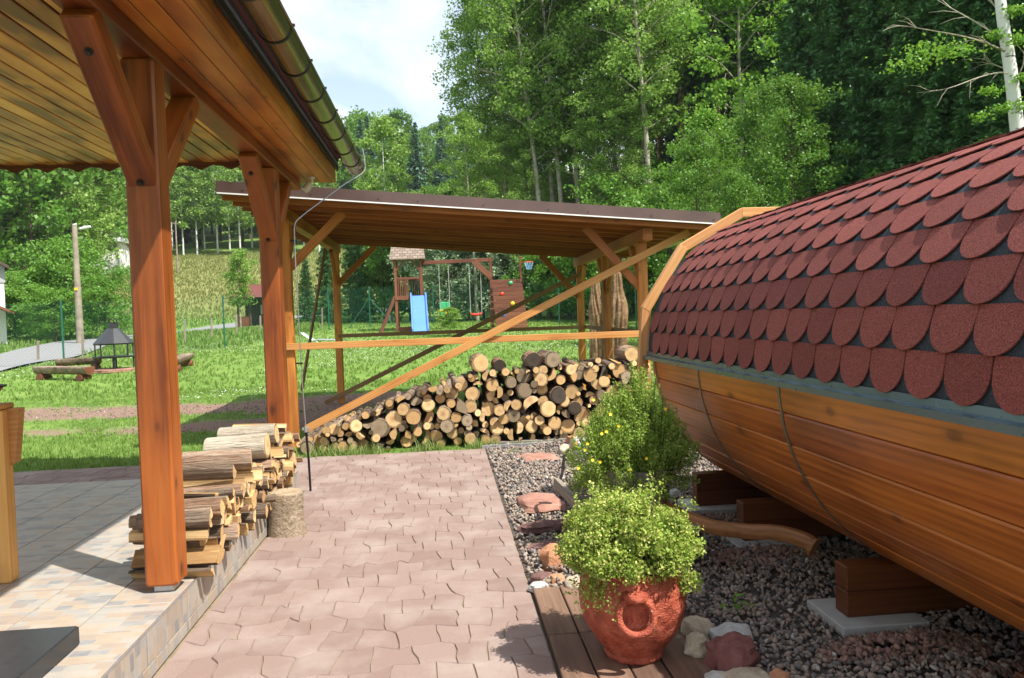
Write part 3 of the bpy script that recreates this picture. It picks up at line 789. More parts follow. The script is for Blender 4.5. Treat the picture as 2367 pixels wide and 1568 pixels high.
# shingles: one rounded tab, set row upon row
TW, EX = .222, .160
def tab_mesh():
    w = TW/2-.0035; L = .164; t = .0055
    out = [(-w, L), (-w, .108)]
    for k in range(1, 12):
        a = math.pi*k/12
        out.append((-w*math.cos(a), .108-.108*math.sin(a)**.95))
    out += [(w, .108), (w, L)]
    mb = MB(); n = len(out)
    def zoff(s): return .0125*(1-s/L) + .0025
    vs = [(p[0], p[1], zoff(p[1])-t) for p in out] + [(p[0], p[1], zoff(p[1])) for p in out]
    mb.add(vs, [list(range(n-1, -1, -1)), list(range(n, 2*n))] + [((k+1) % n, k, n+k, n+(k+1) % n) for k in range(n)])
    # flip so that the top faces outwards
    mb.f = [f[::-1] for f in mb.f]
    return mb
tb = tab_mesh(); tab_me = tb.mesh('shingle', M_shingle)
far = MB(); cnt = 0; dA = EX/SR; k = 0
while True:
    a = A0 - (k*EX+.012)/SR
    if a < math.pi - math.pi - .02: break
    y = SY1 - .05 - (TW/2 if k % 2 else TW); j = 0
    while y > SY0+.02:
        rad = Vector((math.cos(a-.07), 0, math.sin(a-.07))); s_up = Vector((math.sin(a-.07), 0, -math.cos(a-.07)))   # uphill direction on the near side
        c = Vector((SXC, y + (hsh(k, j, 2.)-.5)*.004, SZC)) + Vector((math.cos(a), 0, math.sin(a)))*(SR-.001)
        xv = s_up.cross(rad)   # right-handed: X x Y = Z
        M = Matrix(((xv.x, s_up.x, rad.x, c.x), (xv.y, s_up.y, rad.y, c.y), (xv.z, s_up.z, rad.z, c.z), (0, 0, 0, 1)))
        M = M @ Matrix.Rotation((hsh(k, j, 5.)-.5)*.03, 4, 'Z') @ Matrix.Rotation((hsh(k, j, 7.)-.5)*.012, 4, 'X')
        if k <= 12: link('shingle', tab_me, sa, M); cnt += 1
        else: far.add([M @ Vector(v) for v in tb.v], tb.f)
        y -= TW; j += 1
    k += 1
tag(link('shingles', far.mesh('shingles', M_shingle), sa), kind='stuff')
# eave trim, both sides
for s in (-1, 1):
    x = SXC + s*(SR+.008)
    mb = MB()
    prof2 = [(0, .016), (.008*s, .016), (.012*s, -.012), (.045*s, -.018), (.045*s, -.045), (.040*s, -.045), (.040*s, -.023), (.0, -.020)]
    q = [(x-s*.012+p[0], SZC+.026+p[1]) for p in prof2]
    if s > 0: q = q[::-1]
    for y0, y1 in ((SY0, 4.42), (4.405, SY1-.01)):
        e = .001 if y1 > 5 else 0
        mb.prism([(a_+s*e, b_+e) for a_, b_ in q], y0, y1, 'y')
    link('eave_trim', mb.mesh('eave_trim', M_trim), sa)
# wooden ring of boards at both roof ends
nb = 7
for y0, y1 in ((SY1-.03, SY1+.03), (SY0-.03, SY0+.03)):
    for k in range(nb):
        a0 = math.pi+.16 - k*(math.pi+.32)/nb; a1 = a0 - (math.pi+.32)/nb
        r = (SR+.028)/math.cos((a0-a1)/2)
        p0 = Vector((pol(r, a0)[0], 0, pol(r, a0)[1])); p1 = Vector((pol(r, a1)[0], 0, pol(r, a1)[1]))
        mid = (p0+p1)/2; nrm = Vector((mid.x-SXC, 0, mid.z-SZC)).normalized()
        p0.y = p1.y = (y0+y1)/2
        ex = (p1-p0).normalized()*.010; beam('ring_board', p0-ex, p1+ex, y1-y0+(.004 if k % 2 else 0), .075, M_ring, sa, .003, nrm)
# metal bands round the lower half
for y in (6.0, 4.97, 3.74, 1.75):
    r0, r1 = SR-.033, SR-.0295
    po = arc(r1, math.pi-.01, 2*math.pi+.01, 44); pi_ = arc(r0, math.pi-.01, 2*math.pi+.01, 44)
    mb = MB(); mb.prism(po + pi_[::-1], y-.0125, y+.0125, 'y'); link('band', mb.mesh('band', M_band, 30), sa)
# end walls of upright boards
for y in (SY1-.22, SY0+.25):
    x = SXC-SR+.09
    while x < SXC+SR-.08:
        w = min(.13, SXC+SR-.08-x); xm = x+w/2; hh = math.sqrt(max(.02, (SR-.077)**2-(abs(xm-SXC)+w/2)**2))
        beam('wall_board', (xm, y, SZC-hh), (xm, y, SZC+hh), .04, w-.004, M_stave, sa, .003, (1, 0, 0)); x += .13
# supports: timber on concrete slabs
for y in (5.98, 5.03, 3.70, 2.45):
    zt = .30
    for z0, z1 in ((.053, .178), (.1795, .305)):
        mb = MB(); mb.box(-.85, .85, -.06, .06, -(z1-z0)/2, (z1-z0)/2, .005)
        o = link('support_timber', mb.mesh('support_timber', M_block), sa, T(1.93+.85, y, (z0+z1)/2))
    for x in (2.05, 3.35):
        mb = MB(); mb.box(-.22, .22, -.19, .19, -.04, .012, .005); link('concrete_slab', mb.mesh('concrete_slab', M_conc), sa, T(x+.02, y+.02, .04))

# ================================================================== GRAVEL BED, DECK, STONES
mb = MB(); mb.box(PX1+.006, 4.6, 1.0, 9.62, -.06, -.004)
m, g = mk('gravel_bed_soil'); M_gbed = m
n = g.noise(g.pos(), 70., 4., .7)
g.out(g.bsdf(g.mix(n, (.035, .03, .028), (.14, .115, .10)), .95, g.bump(n, .8, .01), spec=.2))
tag(link('gravel_bed', mb.mesh('gravel_bed', M_gbed)), kind='structure')
m, g = mk('mixed_gravel'); M_gravel = m
col = g.ramp(g.isl(), [(0, (.10, .095, .095)), (.25, (.19, .168, .155)), (.45, (.28, .215, .175)), (.65, (.34, .24, .19)), (.82, (.38, .325, .27)), (.96, (.29, .22, .14)), (1., (.6, .58, .55))])
nf = g.noise(g.pos(), 90., 4., .7)
col = g.mix(g.math('MULTIPLY', nf, .45), col, (.10, .085, .075))
g.out(g.bsdf(col, .8, g.bump(nf, .4, .006), spec=.3))
# angular pebble shapes from a cube-sphere with cut faces
ICO = []
t_ = (1+5**.5)/2
ico_v = np.array([(-1, t_, 0), (1, t_, 0), (-1, -t_, 0), (1, -t_, 0), (0, -1, t_), (0, 1, t_), (0, -1, -t_), (0, 1, -t_), (t_, 0, -1), (t_, 0, 1), (-t_, 0, -1), (-t_, 0, 1)])/math.sqrt(1+t_*t_)
ico_f = np.array([(0, 11, 5), (0, 5, 1), (0, 1, 7), (0, 7, 10), (0, 10, 11), (1, 5, 9), (5, 11, 4), (11, 10, 2), (10, 7, 6), (7, 1, 8), (3, 9, 4), (3, 4, 2), (3, 2, 6), (3, 6, 8), (3, 8, 9), (4, 9, 5), (2, 4, 11), (6, 2, 10), (8, 6, 7), (9, 8, 1)])
def rand_rot(n, rng):
    q = rng.normal(size=(n, 4)); q /= np.linalg.norm(q, axis=1, keepdims=True); a, b, c, d = q.T
    return np.stack([np.stack([1-2*(c*c+d*d), 2*(b*c-a*d), 2*(b*d+a*c)], 1), np.stack([2*(b*c+a*d), 1-2*(b*b+d*d), 2*(c*d-a*b)], 1), np.stack([2*(b*d-a*c), 2*(c*d+a*b), 1-2*(b*b+c*c)], 1)], 1)
def pebbles(name, P, size, mat):
    n = len(P); sh_ = ico_v[None]*rng.uniform(.62, 1.25, (n, 12, 1))
    sc = np.stack([rng.uniform(.8, 1.3, n), rng.uniform(.6, 1., n), rng.uniform(.4, .75, n)], 1)*size[:, None]
    V = np.einsum('nij,nkj->nki', rand_rot(n, rng), sh_*sc[:, None]) + P[:, None]
    F = (ico_f[None] + (np.arange(n)*12)[:, None, None]).reshape(-1, 3)
    return np_mesh(name, V.reshape(-1, 3), F, mat)
N = 40000
px = rng.uniform(PX1+.02, 4.4, N); py = 2.2 + 7.35*rng.uniform(0, 1, N)**1.25
keep = ~((px < 1.06) & (py > 2.2) & (py < 4.4))
keep &= ~((px > 3.6) & (py < 6))
px, py = px[keep], py[keep]; n_ = len(px)
hump = .02*np.sin(px*5.1+1)*np.cos(py*3.3) + .035*np.clip((px-1.6)/1.4, 0, 1)
P = np.stack([px, py, .004+rng.uniform(0, .022, n_)+np.clip(hump, -.005, .06)], 1)
size = rng.uniform(.009, .021, n_)*(1+.18*np.clip((py-5)/4, 0, 1))
tag(link('gravel', pebbles('gravel', P, size, M_gravel)), 'loose grey, brown and reddish angular gravel beside the path', 'gravel', kind='stuff')
X_, Y_ = rng.uniform(-12, 1, 9000), rng.uniform(11, 17.5, 9000)
P = np.array([(a, b, terrain(a, b)-.006) for a, b in zip(X_, Y_) if dirt_at(a, b) > .35])
tag(link('soil_pebbles', pebbles('soil_pebbles', P, rng.uniform(.006, .028, len(P))*rng.uniform(.4, 1, len(P)), M_gravel)), 'scattered small stones in the bare soil', 'gravel', kind='stuff')
# reddish crushed stone heaps against the slabs
def heap(cx, cy, rx, ry, h, n):
    a = rng.uniform(0, 2*math.pi, n); r = np.sqrt(rng.uniform(0, 1, n))
    return np.stack([cx+rx*r*np.cos(a), cy+ry*r*np.sin(a), h*(1-r)+rng.uniform(0, .015, n)+.012], 1)
m, g = mk('red_crushed_stone'); M_redgr = m
col = g.ramp(g.isl(), [(0, (.12, .075, .06)), (.5, (.20, .115, .088)), (1, (.30, .18, .14))])
g.out(g.bsdf(col, .85, g.bump(g.noise(g.pos(), 90., 3., .6), .4, .006), spec=.3))
P = np.concatenate([heap(2.05, 3.33, .42, .16, .05, 420), heap(1.98, 4.72, .35, .2, .05, 320), heap(1.85, 5.62, .28, .16, .04, 220), heap(2.5, 2.85, .6, .3, .04, 420)])
tag(link('crushed_stone', pebbles('crushed_stone', P, rng.uniform(.012, .027, len(P)), M_redgr)), 'reddish crushed stone heaped against the concrete slabs', 'gravel', kind='stuff')

def rockmat(name, a, b, c, layered=False):
    m, g = mk(name)
    oc = g.obj(); n = g.noise(g.mapping(oc, (3, 3, 14) if layered else (6, 6, 6)), 1.6, 7., .7, .4); n2 = g.noise(oc, 60., 4., .7)
    col = g.ramp(g.math('ADD', g.math('MULTIPLY', n, .8), g.math('MULTIPLY', n2, .2)), [(.3, c), (.5, b), (.7, a)])
    g.out(g.bsdf(col, .88, g.bump(g.math('ADD', n, g.math('MULTIPLY', n2, .4)), .8, .02), spec=.25)); return m
K_sand = rockmat('red_sandstone', (.46, .27, .21), (.34, .175, .13), (.19, .085, .065), True)
K_purple = rockmat('purple_stone', (.25, .15, .135), (.165, .09, .08), (.085, .042, .038))
K_rough = rockmat('rough_red_rock', (.28, .125, .11), (.19, .075, .068), (.09, .033, .03))
K_cream = rockmat('cream_stone', (.58, .51, .41), (.44, .37, .27), (.27, .20, .13))
K_grey = rockmat('pale_grey_stone', (.58, .58, .56), (.46, .46, .44), (.27, .265, .25))
K_orange = rockmat('orange_stone', (.60, .34, .20), (.50, .24, .13), (.33, .14, .075))
def rock(name, label, loc, size, mat, seed, rz=0., flat=False, rough=.22, group=None):
    bmv = []
    n1, n2 = 12, 18
    mb = MB(); vs = []
    for i in range(n1+1):
        th = math.pi*i/n1
        for j in range(n2):
            ph = 2*math.pi*j/n2; d = Vector((math.sin(th)*math.cos(ph), math.sin(th)*math.sin(ph), math.cos(th)))
            q = d.copy(); mx = max(abs(q.x), abs(q.y), abs(q.z)); q = q.lerp(q/mx, .55 if flat else .28)
            s_ = 1 + rough*mnoise.noise(d*1.6+Vector((seed, 0, 0))) + rough*.5*mnoise.noise(d*4+Vector((0, seed, 0))) + rough*.2*mnoise.noise(d*9+Vector((0, seed, 3)))
            vs.append(Vector((q.x*size[0], q.y*size[1], q.z*size[2]))*.5*s_)
    fs = [(i*n2+j, (i+1)*n2+j, (i+1)*n2+(j+1) % n2, i*n2+(j+1) % n2) for i in range(n1) for j in range(n2)]
    mb.add(vs, fs)
    o = link(name, mb.mesh(name, mat, 35), None, T(*loc) @ Matrix.Rotation(rz, 4, 'Z'))
    return tag(o, label, 'stone', group)
def gp(x, y, z=.0): p = onZ(x, y, z); return p
def rk(name, label, x, y, size, mat, seed, rz=0., flat=False, rough=.22, group=None, z=None):
    p = onZ(x, y, .02); return rock(name, label, (p.x, p.y, (z if z is not None else size[2]*.38)), size, mat, seed, rz, flat, rough, group)
rk('flat_stone', 'large flat red sandstone slab beside the path, in front of the wheelbarrow shaft', 1250, 1168, (.36, .52, .09), K_sand, 1.3, .1, True, .14)
rk('flat_stone', 'flat reddish stone lying in gravel near the woodpile end of the path', 1240, 1058, (.42, .42, .05), K_sand, 4.7, .5, True, .22)
rk('flat_stone', 'dark purplish elongated stone against the large sandstone slab', 1262, 1222, (.38, .15, .08), K_purple, 7.1, .2, True, .25)
rk('flat_stone', 'thin purple stone flake under the yellow-green shrub', 1262, 1262, (.26, .20, .04), K_purple, 2.2, .7, True, .3)
rk('stone', 'rounded orange stone beside the leaves of the red pot shrub', 1282, 1306, (.17, .19, .16), K_orange, 3.4, .3)
rk('stone', 'small brown stone at the path edge next to the deck', 1250, 1338, (.14, .10, .06), K_purple, 5.5, .9, True)
rk('stone', 'small orange-pink stone touching the deck end', 1288, 1338, (.10, .09, .055), K_orange, 9.5, .2)
rk('stone', 'pale cream stone half under the pot shrub at the deck end', 1330, 1355, (.16, .13, .08), K_cream, 6.5, 1.2)
rk('stone', 'grey-brown flat stone at the path edge beside the deck corner', 1246, 1358, (.12, .09, .05), K_grey, 12.5, .4, True)
rk('stone', 'round tan stone beside the right side of the red pot', 1612, 1468, (.155, .14, .12), K_cream, 8.8, .2, False, .12)
rk('stone', 'angular pale blue-grey stone behind the rough red rock', 1690, 1478, (.21, .15, .10), K_grey, 10.1, .3)
rk('rock', 'rough dark red rock, largest of the stones by the pot', 1692, 1538, (.235, .18, .17), K_rough, 11.4, .5, False, .3)
rk('stone', 'beige crumbly stone between tan stone and rough red rock', 1612, 1512, (.14, .12, .12), K_cream, 14.4, .8, False, .3)
rk('stone', 'flat cream stone lying in front of the rough red rock', 1722, 1580, (.22, .16, .07), K_cream, 15.2, .1, True)
rk('stone', 'small grey-lilac stone lying before the curved deck board', 1660, 1578, (.11, .10, .07), K_grey, 16.6, .4)
rk('stone', 'small orange-red stone lying alone in the dark gravel', 1800, 1572, (.12, .09, .06), K_orange, 17.7, .9)
rk('stone', 'white-grey square stone behind the tub of yellow flowers', 1560, 1150, (.09, .09, .10), K_grey, 18.1, .3, True, .12)
rk('stone', 'grey-green flat stone behind the wheelbarrow shaft', 1345, 1092, (.26, .22, .07), K_cream, 21.1, .3, True)
rk('stone', 'tall pale block of stone under the yellow-flowered shrub', 1338, 1055, (.16, .28, .26), K_grey, 22.1, .15, True, .12)
rk('stone', 'reddish brick-like stone next to the metal hub', 1322, 1028, (.10, .16, .14), K_orange, 23.1, .3, True, .1)
rk('stone', 'weathered beige stone leaning behind the brick-like stone', 1306, 1046, (.12, .26, .12), K_cream, 24.1, -.5, True, .2)

# deck of weathered boards
dk = thing('deck', 'low deck of weathered brown boards with one curved board under the red pot', 'deck', (.77, 3.6, 0))
for k in range(4):
    x0 = PX1+.012+k*.156; x1 = x0+.148
    for y0, y1 in ((3.755, 4.46-.03*k), (2.5, 3.745)):
        zt = .028 + .003*((k*3) % 2)
        if k == 3:
            mb = MB()
            if y1 > 4: poly = [(x0, y0), (x1, y0), (x1-.02, y1-.25), (x1-.07, y1-.06), (x0, y1)]
            else: poly = [(x0, y0), (x1+.03, y0), (x1+.035, 3.35), (x1+.02, 3.6), (x1-.0, y1), (x0, y1)]
            c = Vector(((x0+x1)/2, (y0+y1)/2))
            L2 = [((p[1]-c.y), -(p[0]-c.x)) for p in poly]
            mb.prism(L2, -.013, .013, 'z'); link('board', mb.mesh('board', M_deck), dk, T(c.x, c.y, zt-.012) @ Matrix.Rotation(R_(90), 4, 'Z'))
        else:
            beam('board', ((x0+x1)/2, y0, zt-.012), ((x0+x1)/2, y1, zt-.012), x1-x0, .026, M_deck, dk, .004)
mb = MB()
mb.box(PX1+.02, PX1+.6, 2.6, 2.68, -.02, .004); mb.box(PX1+.02, PX1+.6, 3.70, 3.80, -.02, .004); mb.box(PX1+.02, PX1+.5, 4.25, 4.33, -.02, .004)
link('joists', mb.mesh('joists', M_deck), dk)

# ------------------------------------------------------------------ foliage helpers
def leaf_quads(P, size, rng, upb=.35, asp=.62, dirs=None):
    n = len(P); nr = rng.normal(size=(n, 3)); nr[:, 2] += upb*1.5; nr /= np.linalg.norm(nr, axis=1, keepdims=True)
    a = rng.normal(size=(n, 3)) if dirs is None else dirs
    a = a - nr*np.sum(a*nr, 1, keepdims=True); a /= np.linalg.norm(a, axis=1, keepdims=True)+1e-9
    b = np.cross(nr, a); s = np.asarray(size).reshape(-1, 1)*np.ones((n, 1))
    fold = nr*s*.12
    V = np.stack([P-a*s*.5, P+b*s*asp*.5+fold+a*s*.05, P+a*s*.5, P-b*s*asp*.5+fold+a*s*.05], 1)
    return V
def leaf_mesh(name, V, mat):
    n = len(V); F = np.arange(n*4).reshape(n, 4); return np_mesh(name, V.reshape(-1, 3), F, mat)
def tufts(name, P, h, w, nb, mat, rng, lean=.45):
    """blades: narrow triangles bent outwards"""
    n = len(P); k = n*nb
    B = np.repeat(P, nb, 0) + np.concatenate([rng.normal(0, .02, (k, 2)), np.zeros((k, 1))], 1)
    hh = np.repeat(np.asarray(h)*np.ones(n), nb)*rng.uniform(.55, 1.15, k); ww = np.repeat(np.asarray(w)*np.ones(n), nb)
    a = rng.uniform(0, 2*math.pi, k); d = np.stack([np.cos(a), np.sin(a), 0*a], 1); s = np.stack([-np.sin(a), np.cos(a), 0*a], 1)
    le = rng.uniform(.1, 1, k)*lean
    mid = B + d*(hh*le*.35)[:, None] + np.array([0, 0, 1])*(hh*.6)[:, None]
    tip = B + d*(hh*le)[:, None] + np.array([0, 0, 1])*(hh)[:, None]
    V = np.stack([B-s*ww[:, None]*.5, B+s*ww[:, None]*.5, mid+s*ww[:, None]*.4, tip, mid-s*ww[:, None]*.4], 1)
    i0 = np.arange(k)*5
    F = np.concatenate([np.stack([i0, i0+1, i0+2], 1), np.stack([i0, i0+2, i0+4], 1), np.stack([i0+4, i0+2, i0+3], 1)])
    return np_mesh(name, V.reshape(-1, 3), F, mat)

# ------------------------------------------------------------------ red clay pot with shrub
PC = Vector((.815, 3.47, .030))
pot = thing('clay_pot', 'round rough red clay pot with ring handle, standing on the deck', 'pot', PC)
mb = MB()
def potw(a, z):
    d = Vector((math.cos(a)*2.2, math.sin(a)*2.2, z*9)); return 1 + .028*mnoise.noise(d*1.5) + .016*mnoise.noise(d*3.4)
prof = [(.115, 0), (.128, .004), (.135, .02), (.13, .035), (.142, .05), (.175, .09), (.206, .14), (.229, .195), (.241, .25), (.244, .30), (.238, .345), (.226, .385), (.219, .40), (.226, .412), (.226, .424), (.212, .43), (.202, .42), (.198, .37), (.19, .36)]
pr2 = []
for i in range(len(prof)-1):
    for q in range(2): t = q/2; pr2.append((prof[i][0]*(1-t)+prof[i+1][0]*t, prof[i][1]*(1-t)+prof[i+1][1]*t))
pr2.append(prof[-1])
mb.lathe(pr2, 72, wob=potw); link('pot_body', mb.mesh('pot_body', M_terr, True), pot, T(0, 0, 0), world=False)
az = math.atan2(-PC.y, .02-PC.x+.0)   # handle faces the camera
ha = az + .05; hd = Vector((math.cos(ha), math.sin(ha), 0)); ht = Vector((-math.sin(ha), math.cos(ha), 0))
mb = MB(); pts = []
for k in range(28):
    a = 2*math.pi*k/28; pts.append(hd*(.262 - .012*math.sin(a)) + ht*(.074*math.cos(a)) + Vector((0, 0, .272 + .074*math.sin(a))))
mb.tube(pts, .0155, 10, close=True); link('ring_handle', mb.mesh('ring_handle', M_terr, True), pot, T(0, 0, 0), world=False)
mb = MB(); mb.tube([hd*.225+ht*(-.04)+Vector((0, 0, .352)), hd*.262+ht*(-.026)+Vector((0, 0, .352)), hd*.27+Vector((0, 0, .353)), hd*.262+ht*.026+Vector((0, 0, .352)), hd*.225+ht*.04+Vector((0, 0, .352))], [.02, .024, .025, .024, .02], 10)
link('handle_lug', mb.mesh('handle_lug', M_terr, True), pot, T(0, 0, 0), world=False)
mb = MB(); mb.lathe([(.199, .385), (.0, .395)], 24); link('soil', mb.mesh('soil', M_gbed), pot, T(0, 0, 0), world=False)
# golden-green shrub
def shrub_points(rng, n, rx, ry, rz, cz, shell=.55, lumps=26, lumpr=.3):
    d = rng.normal(size=(lumps, 3)); d[:, 2] = np.abs(d[:, 2])*.9-.15; d /= np.linalg.norm(d, axis=1, keepdims=True)
    C_ = d*np.array([rx, ry, rz])*rng.uniform(.55, .92, (lumps, 1))
    i = rng.integers(0, lumps, n); q = rng.normal(size=(n, 3)); q /= np.linalg.norm(q, axis=1, keepdims=True)
    r = rng.uniform(shell, 1., n)[:, None]
    return C_[i] + q*r*lumpr*np.array([rx, ry, rz]) + np.array([0, 0, cz])
r2 = np.random.default_rng(21)
sb_ = thing('potted_shrub', 'dense yellow-green small-leaved shrub growing in the red clay pot', 'shrub', PC+Vector((0, 0, .39)))
P = shrub_points(r2, 68000, .325, .31, .275, .09, .2, 120, .22)
P = P[(P[:, 2] > -.06) | (r2.uniform(0, 1, len(P)) < .25)]
sp1 = r2.uniform(0, 1, (26, 3)); extra = []
for k in range(40):   # protruding shoots
    a = r2.uniform(0, 2*math.pi); e = r2.uniform(-.1, 1.2); L = r2.uniform(.03, .11); b = np.array([.27*math.cos(a)*math.cos(e), .27*math.sin(a)*math.cos(e), .09+.25*math.sin(e)])
    dd = b-np.array([0, 0, .02]); dd /= np.linalg.norm(dd); dd[2] += .25
    t = r2.uniform(0, 1, 60)[:, None]; extra.append(b+dd*t*L+r2.normal(0, .013, (60, 3)))
for k in range(9):   # trailing shoots over the left rim
    a = az + r2.uniform(-1.6, -.2); b = np.array([.22*math.cos(a), .22*math.sin(a), .03]); t = r2.uniform(0, 1, 70)[:, None]
    extra.append(b+np.array([math.cos(a)*.07, math.sin(a)*.07, -.15])*t*r2.uniform(.5, 1.1)+r2.normal(0, .018, (70, 3)))
P = np.concatenate([P]+extra)
link('foliage', leaf_mesh('foliage', leaf_quads(P, r2.uniform(.009, .0185, len(P)), r2, .4, .75), L_yel), sb_, T(0, 0, 0), world=False)
mb = MB()
for k in range(26):
    a = r2.uniform(0, 6.28); e = r2.uniform(.1, 1.3); p = Vector((.05*math.cos(a), .05*math.sin(a), -.02)); q = Vector((.27*math.cos(a)*math.cos(e), .27*math.sin(a)*math.cos(e), .08+.25*math.sin(e)))
    mb.tube([p, p.lerp(q, .5)+Vector((0, 0, .03)), q], [.006, .004, .002], 5)
link('stems', mb.mesh('stems', M_trunkdark), sb_, T(0, 0, 0), world=False)

# ------------------------------------------------------------------ old wheelbarrow with planted tub
wb = thing('wheelbarrow', 'old grey wooden wheelbarrow frame with worn curved handle and iron wheel bracket', 'wheelbarrow', (1.2, 5.1, 0))
def shaft(name, pts, w, h, mat):
    pts = smooth(pts, 6); mb = MB(); n = len(pts)
    # build along local X from the first to the last point
    M, L = frameM(pts[0], pts[-1]); Mi = M.inverted(); ring = []
    for i, p in enumerate(pts):
        q = Mi @ Vector(p); t = (Mi @ Vector(pts[min(i+1, n-1)]) - Mi @ Vector(pts[max(i-1, 0)])).normalized()
        s_ = Vector((0, 0, 1)).cross(t).normalized(); u = t.cross(s_)
        f = w if not callable(w) else w(i/(n-1)); hh = h if not callable(h) else h(i/(n-1)); b = .18
        for a, c in ((-.5+b, -.5), (.5-b, -.5), (.5, -.5+b), (.5, .5-b), (.5-b, .5), (-.5+b, .5), (-.5, .5-b), (-.5, -.5+b)): ring.append(q+s_*a*f+u*c*hh)
    fs = [(i*8+k, i*8+(k+1) % 8, (i+1)*8+(k+1) % 8, (i+1)*8+k) for i in range(n-1) for k in range(8)] + [list(range(7, -1, -1)), list(range((n-1)*8, n*8))]
    mb.add(ring, fs); return link(name, mb.mesh(name, mat, 40), wb, M)
lS = [onZ(1287, 1118, .30), onZ(1318, 1150, .30), onZ(1352, 1186, .30)]
d_ = (lS[2]-lS[0]).normalized(); lS = [lS[0], lS[1], lS[2], lS[2]+d_*.45, lS[2]+d_*.8+Vector((-.03, 0, .02))]
shaft('shaft', lS, .05, .085, M_grey)
h0 = onZ(1548, 1180, .31); h1 = onZ(1640, 1216, .30); h2 = onZ(1720, 1228, .30); h3 = onZ(1800, 1232, .31); h4 = onZ(1862, 1250, .30); h5 = onZ(1884, 1266, .275)
back = onZ(1440, 1120, .30)
shaft('handle', [back, h0, h1, h2, h3, h4, h5], .06, lambda t: .08 if t < .92 else .115, M_handle)
cb0 = lS[2]+d_*.05; 
beam('cross_board', (cb0.x+.01, 4.86, .30), (1.55, 4.72, .30), .09, .03, M_grey, wb, .004)
beam('cross_board', (cb0.x+.01, 5.35, .30), (1.28, 5.30, .30), .09, .03, M_grey, wb, .004)
beam('cross_board', (1.30, 4.62, .27), (1.62, 4.56, .29), .10, .03, M_grey, wb, .004)
for p in ((.92, 4.86), (1.5, 4.74)): beam('leg', (p[0], p[1], -.01), (p[0], p[1], .28), .05, .05, M_iron, wb, .004, (0, 1, 0))
hub = atY(1332, 1030, lS[0].y+.12)
mb = MB(); mb.tube(smooth([lS[0]+Vector((.03, .02, .03)), lS[0]+Vector((.045, .03, .06)), atY(1301, 1085, lS[0].y+.05), atY(1306, 1050, lS[0].y+.08), atY(1322, 1036, lS[0].y+.1)]), .012, 8); link('iron_bracket', mb.mesh('iron_bracket', M_iron), wb)
mb = MB(); mb.tube([hub+Vector((-.03, 0, 0)), hub+Vector((.0, 0, 0)), hub+Vector((.05, 0, .002))], [.03, .034, .036], 14); ho = link('hub', mb.mesh('hub', M_ring, 40), wb)
mb = MB(); mb.tube([hub+Vector((.012, 0, 0)), hub+Vector((.04, 0, .001))], [.0405, .041], 16); link('metal_ring', mb.mesh('metal_ring', M_steel, 40), ho)
tub = thing('planter_tub', 'weathered grey wooden tub on the wheelbarrow holding the yellow-flowered shrub', 'planter', (1.24, 5.12, .32))
mb0 = []
for k in range(12):
    a = 2*math.pi*k/12; r = .205
    p = Vector((r*math.cos(a), r*math.sin(a), 0)); q = Vector((1.1*r*math.cos(a), 1.1*r*math.sin(a), .24)); base = Vector((1.24, 5.12, .32))
    beam('tub_stave', base+p, base+q, .104 if False else .022, .112, M_grey, tub, .003, (-math.sin(a), math.cos(a), 0))
mb = MB(); mb.lathe([(.19, .01), (.195, .02)], 20); link('tub_floor', mb.mesh('tub_floor', M_grey), tub, T(0, 0, 0), world=False)
mb = MB(); mb.lathe([(.2, .19), (.0, .2)], 20); link('soil', mb.mesh('soil', M_gbed), tub, T(0, 0, 0), world=False)
pn = thing('flowering_shrub', 'tall feathery green shrub with small yellow flowers growing in the grey tub', 'shrub', (1.24, 5.15, .5))
r3 = np.random.default_rng(5); Ps = []; mb = MB(); D = []; tops = []
for k in range(600):
    a = r3.uniform(0, 2*math.pi); sp_ = r3.uniform(0, 1)**.7
    lx = .42*sp_*math.cos(a); ly = .33*sp_*math.sin(a)
    hgt = (.60 - .42*sp_**1.6)*r3.uniform(.66, 1.15) + (.08 if lx > 0 and sp_ < .55 else 0)
    if sp_ > .8 and r3.uniform() < .5: hgt = r3.uniform(-.12, .15)
    b = np.array([lx*.35, ly*.35, r3.uniform(-.05, .05)]); e = np.array([lx*1.12, ly*1.12, hgt]); mid = (b+e)/2 + np.array([lx*.25, ly*.25, -.03])
    nl = int(115 + 105*abs(hgt)); t = r3.uniform(.12, 1, nl)[:, None]
    p = (1-t)**2*b + 2*t*(1-t)*mid + t*t*e
    Ps.append(p + r3.normal(0, 1, (nl, 3))*(.028*(1.25-t*.95))); tops.append(e)
    if k % 3 == 0: mb.tube([b, mid, e], [.004, .003, .0015], 4)
P = np.concatenate(Ps)
fo = link('foliage', leaf_mesh('foliage', leaf_quads(P, r3.uniform(.011, .021, len(P)), r3, .3, .5), L_poten), pn, T(0, 0, 0), world=False)
link('stems', mb.mesh('stems', M_trunkdark), pn, T(0, 0, 0), world=False)
mb = MB()
for k in range(5):
    a = 2*math.pi*k/5; c, s = math.cos(a), math.sin(a)
    mb.add([(0, 0, 0), (.006*c-.005*s, .006*s+.005*c, .002), (.012*c, .012*s, .003), (.006*c+.005*s, .006*s-.005*c, .002)], [(0, 3, 2, 1)])
fl_me = mb.mesh('flower', L_petal)
for x, y in ((1337, 1083), (1358, 1026), (1391, 1003), (1402, 998), (1352, 1040), (1387, 1068), (1494, 1060), (1457, 1086), (1411, 958), (1372, 925), (1538, 945), (1370, 1064), (1430, 985)):
    yy = 5.15 - math.sqrt(max(.01, .36**2 - ((x-1470)/370)**2*.14))*.95
    c = atY(x, y, yy); o = link('flower', fl_me, pn, T(*c) @ Matrix.Rotation(R_(60+hsh(x, y, 1)*40), 4, 'X') @ Matrix.Rotation(hsh(x, y, 3)*6, 4, 'Z'))

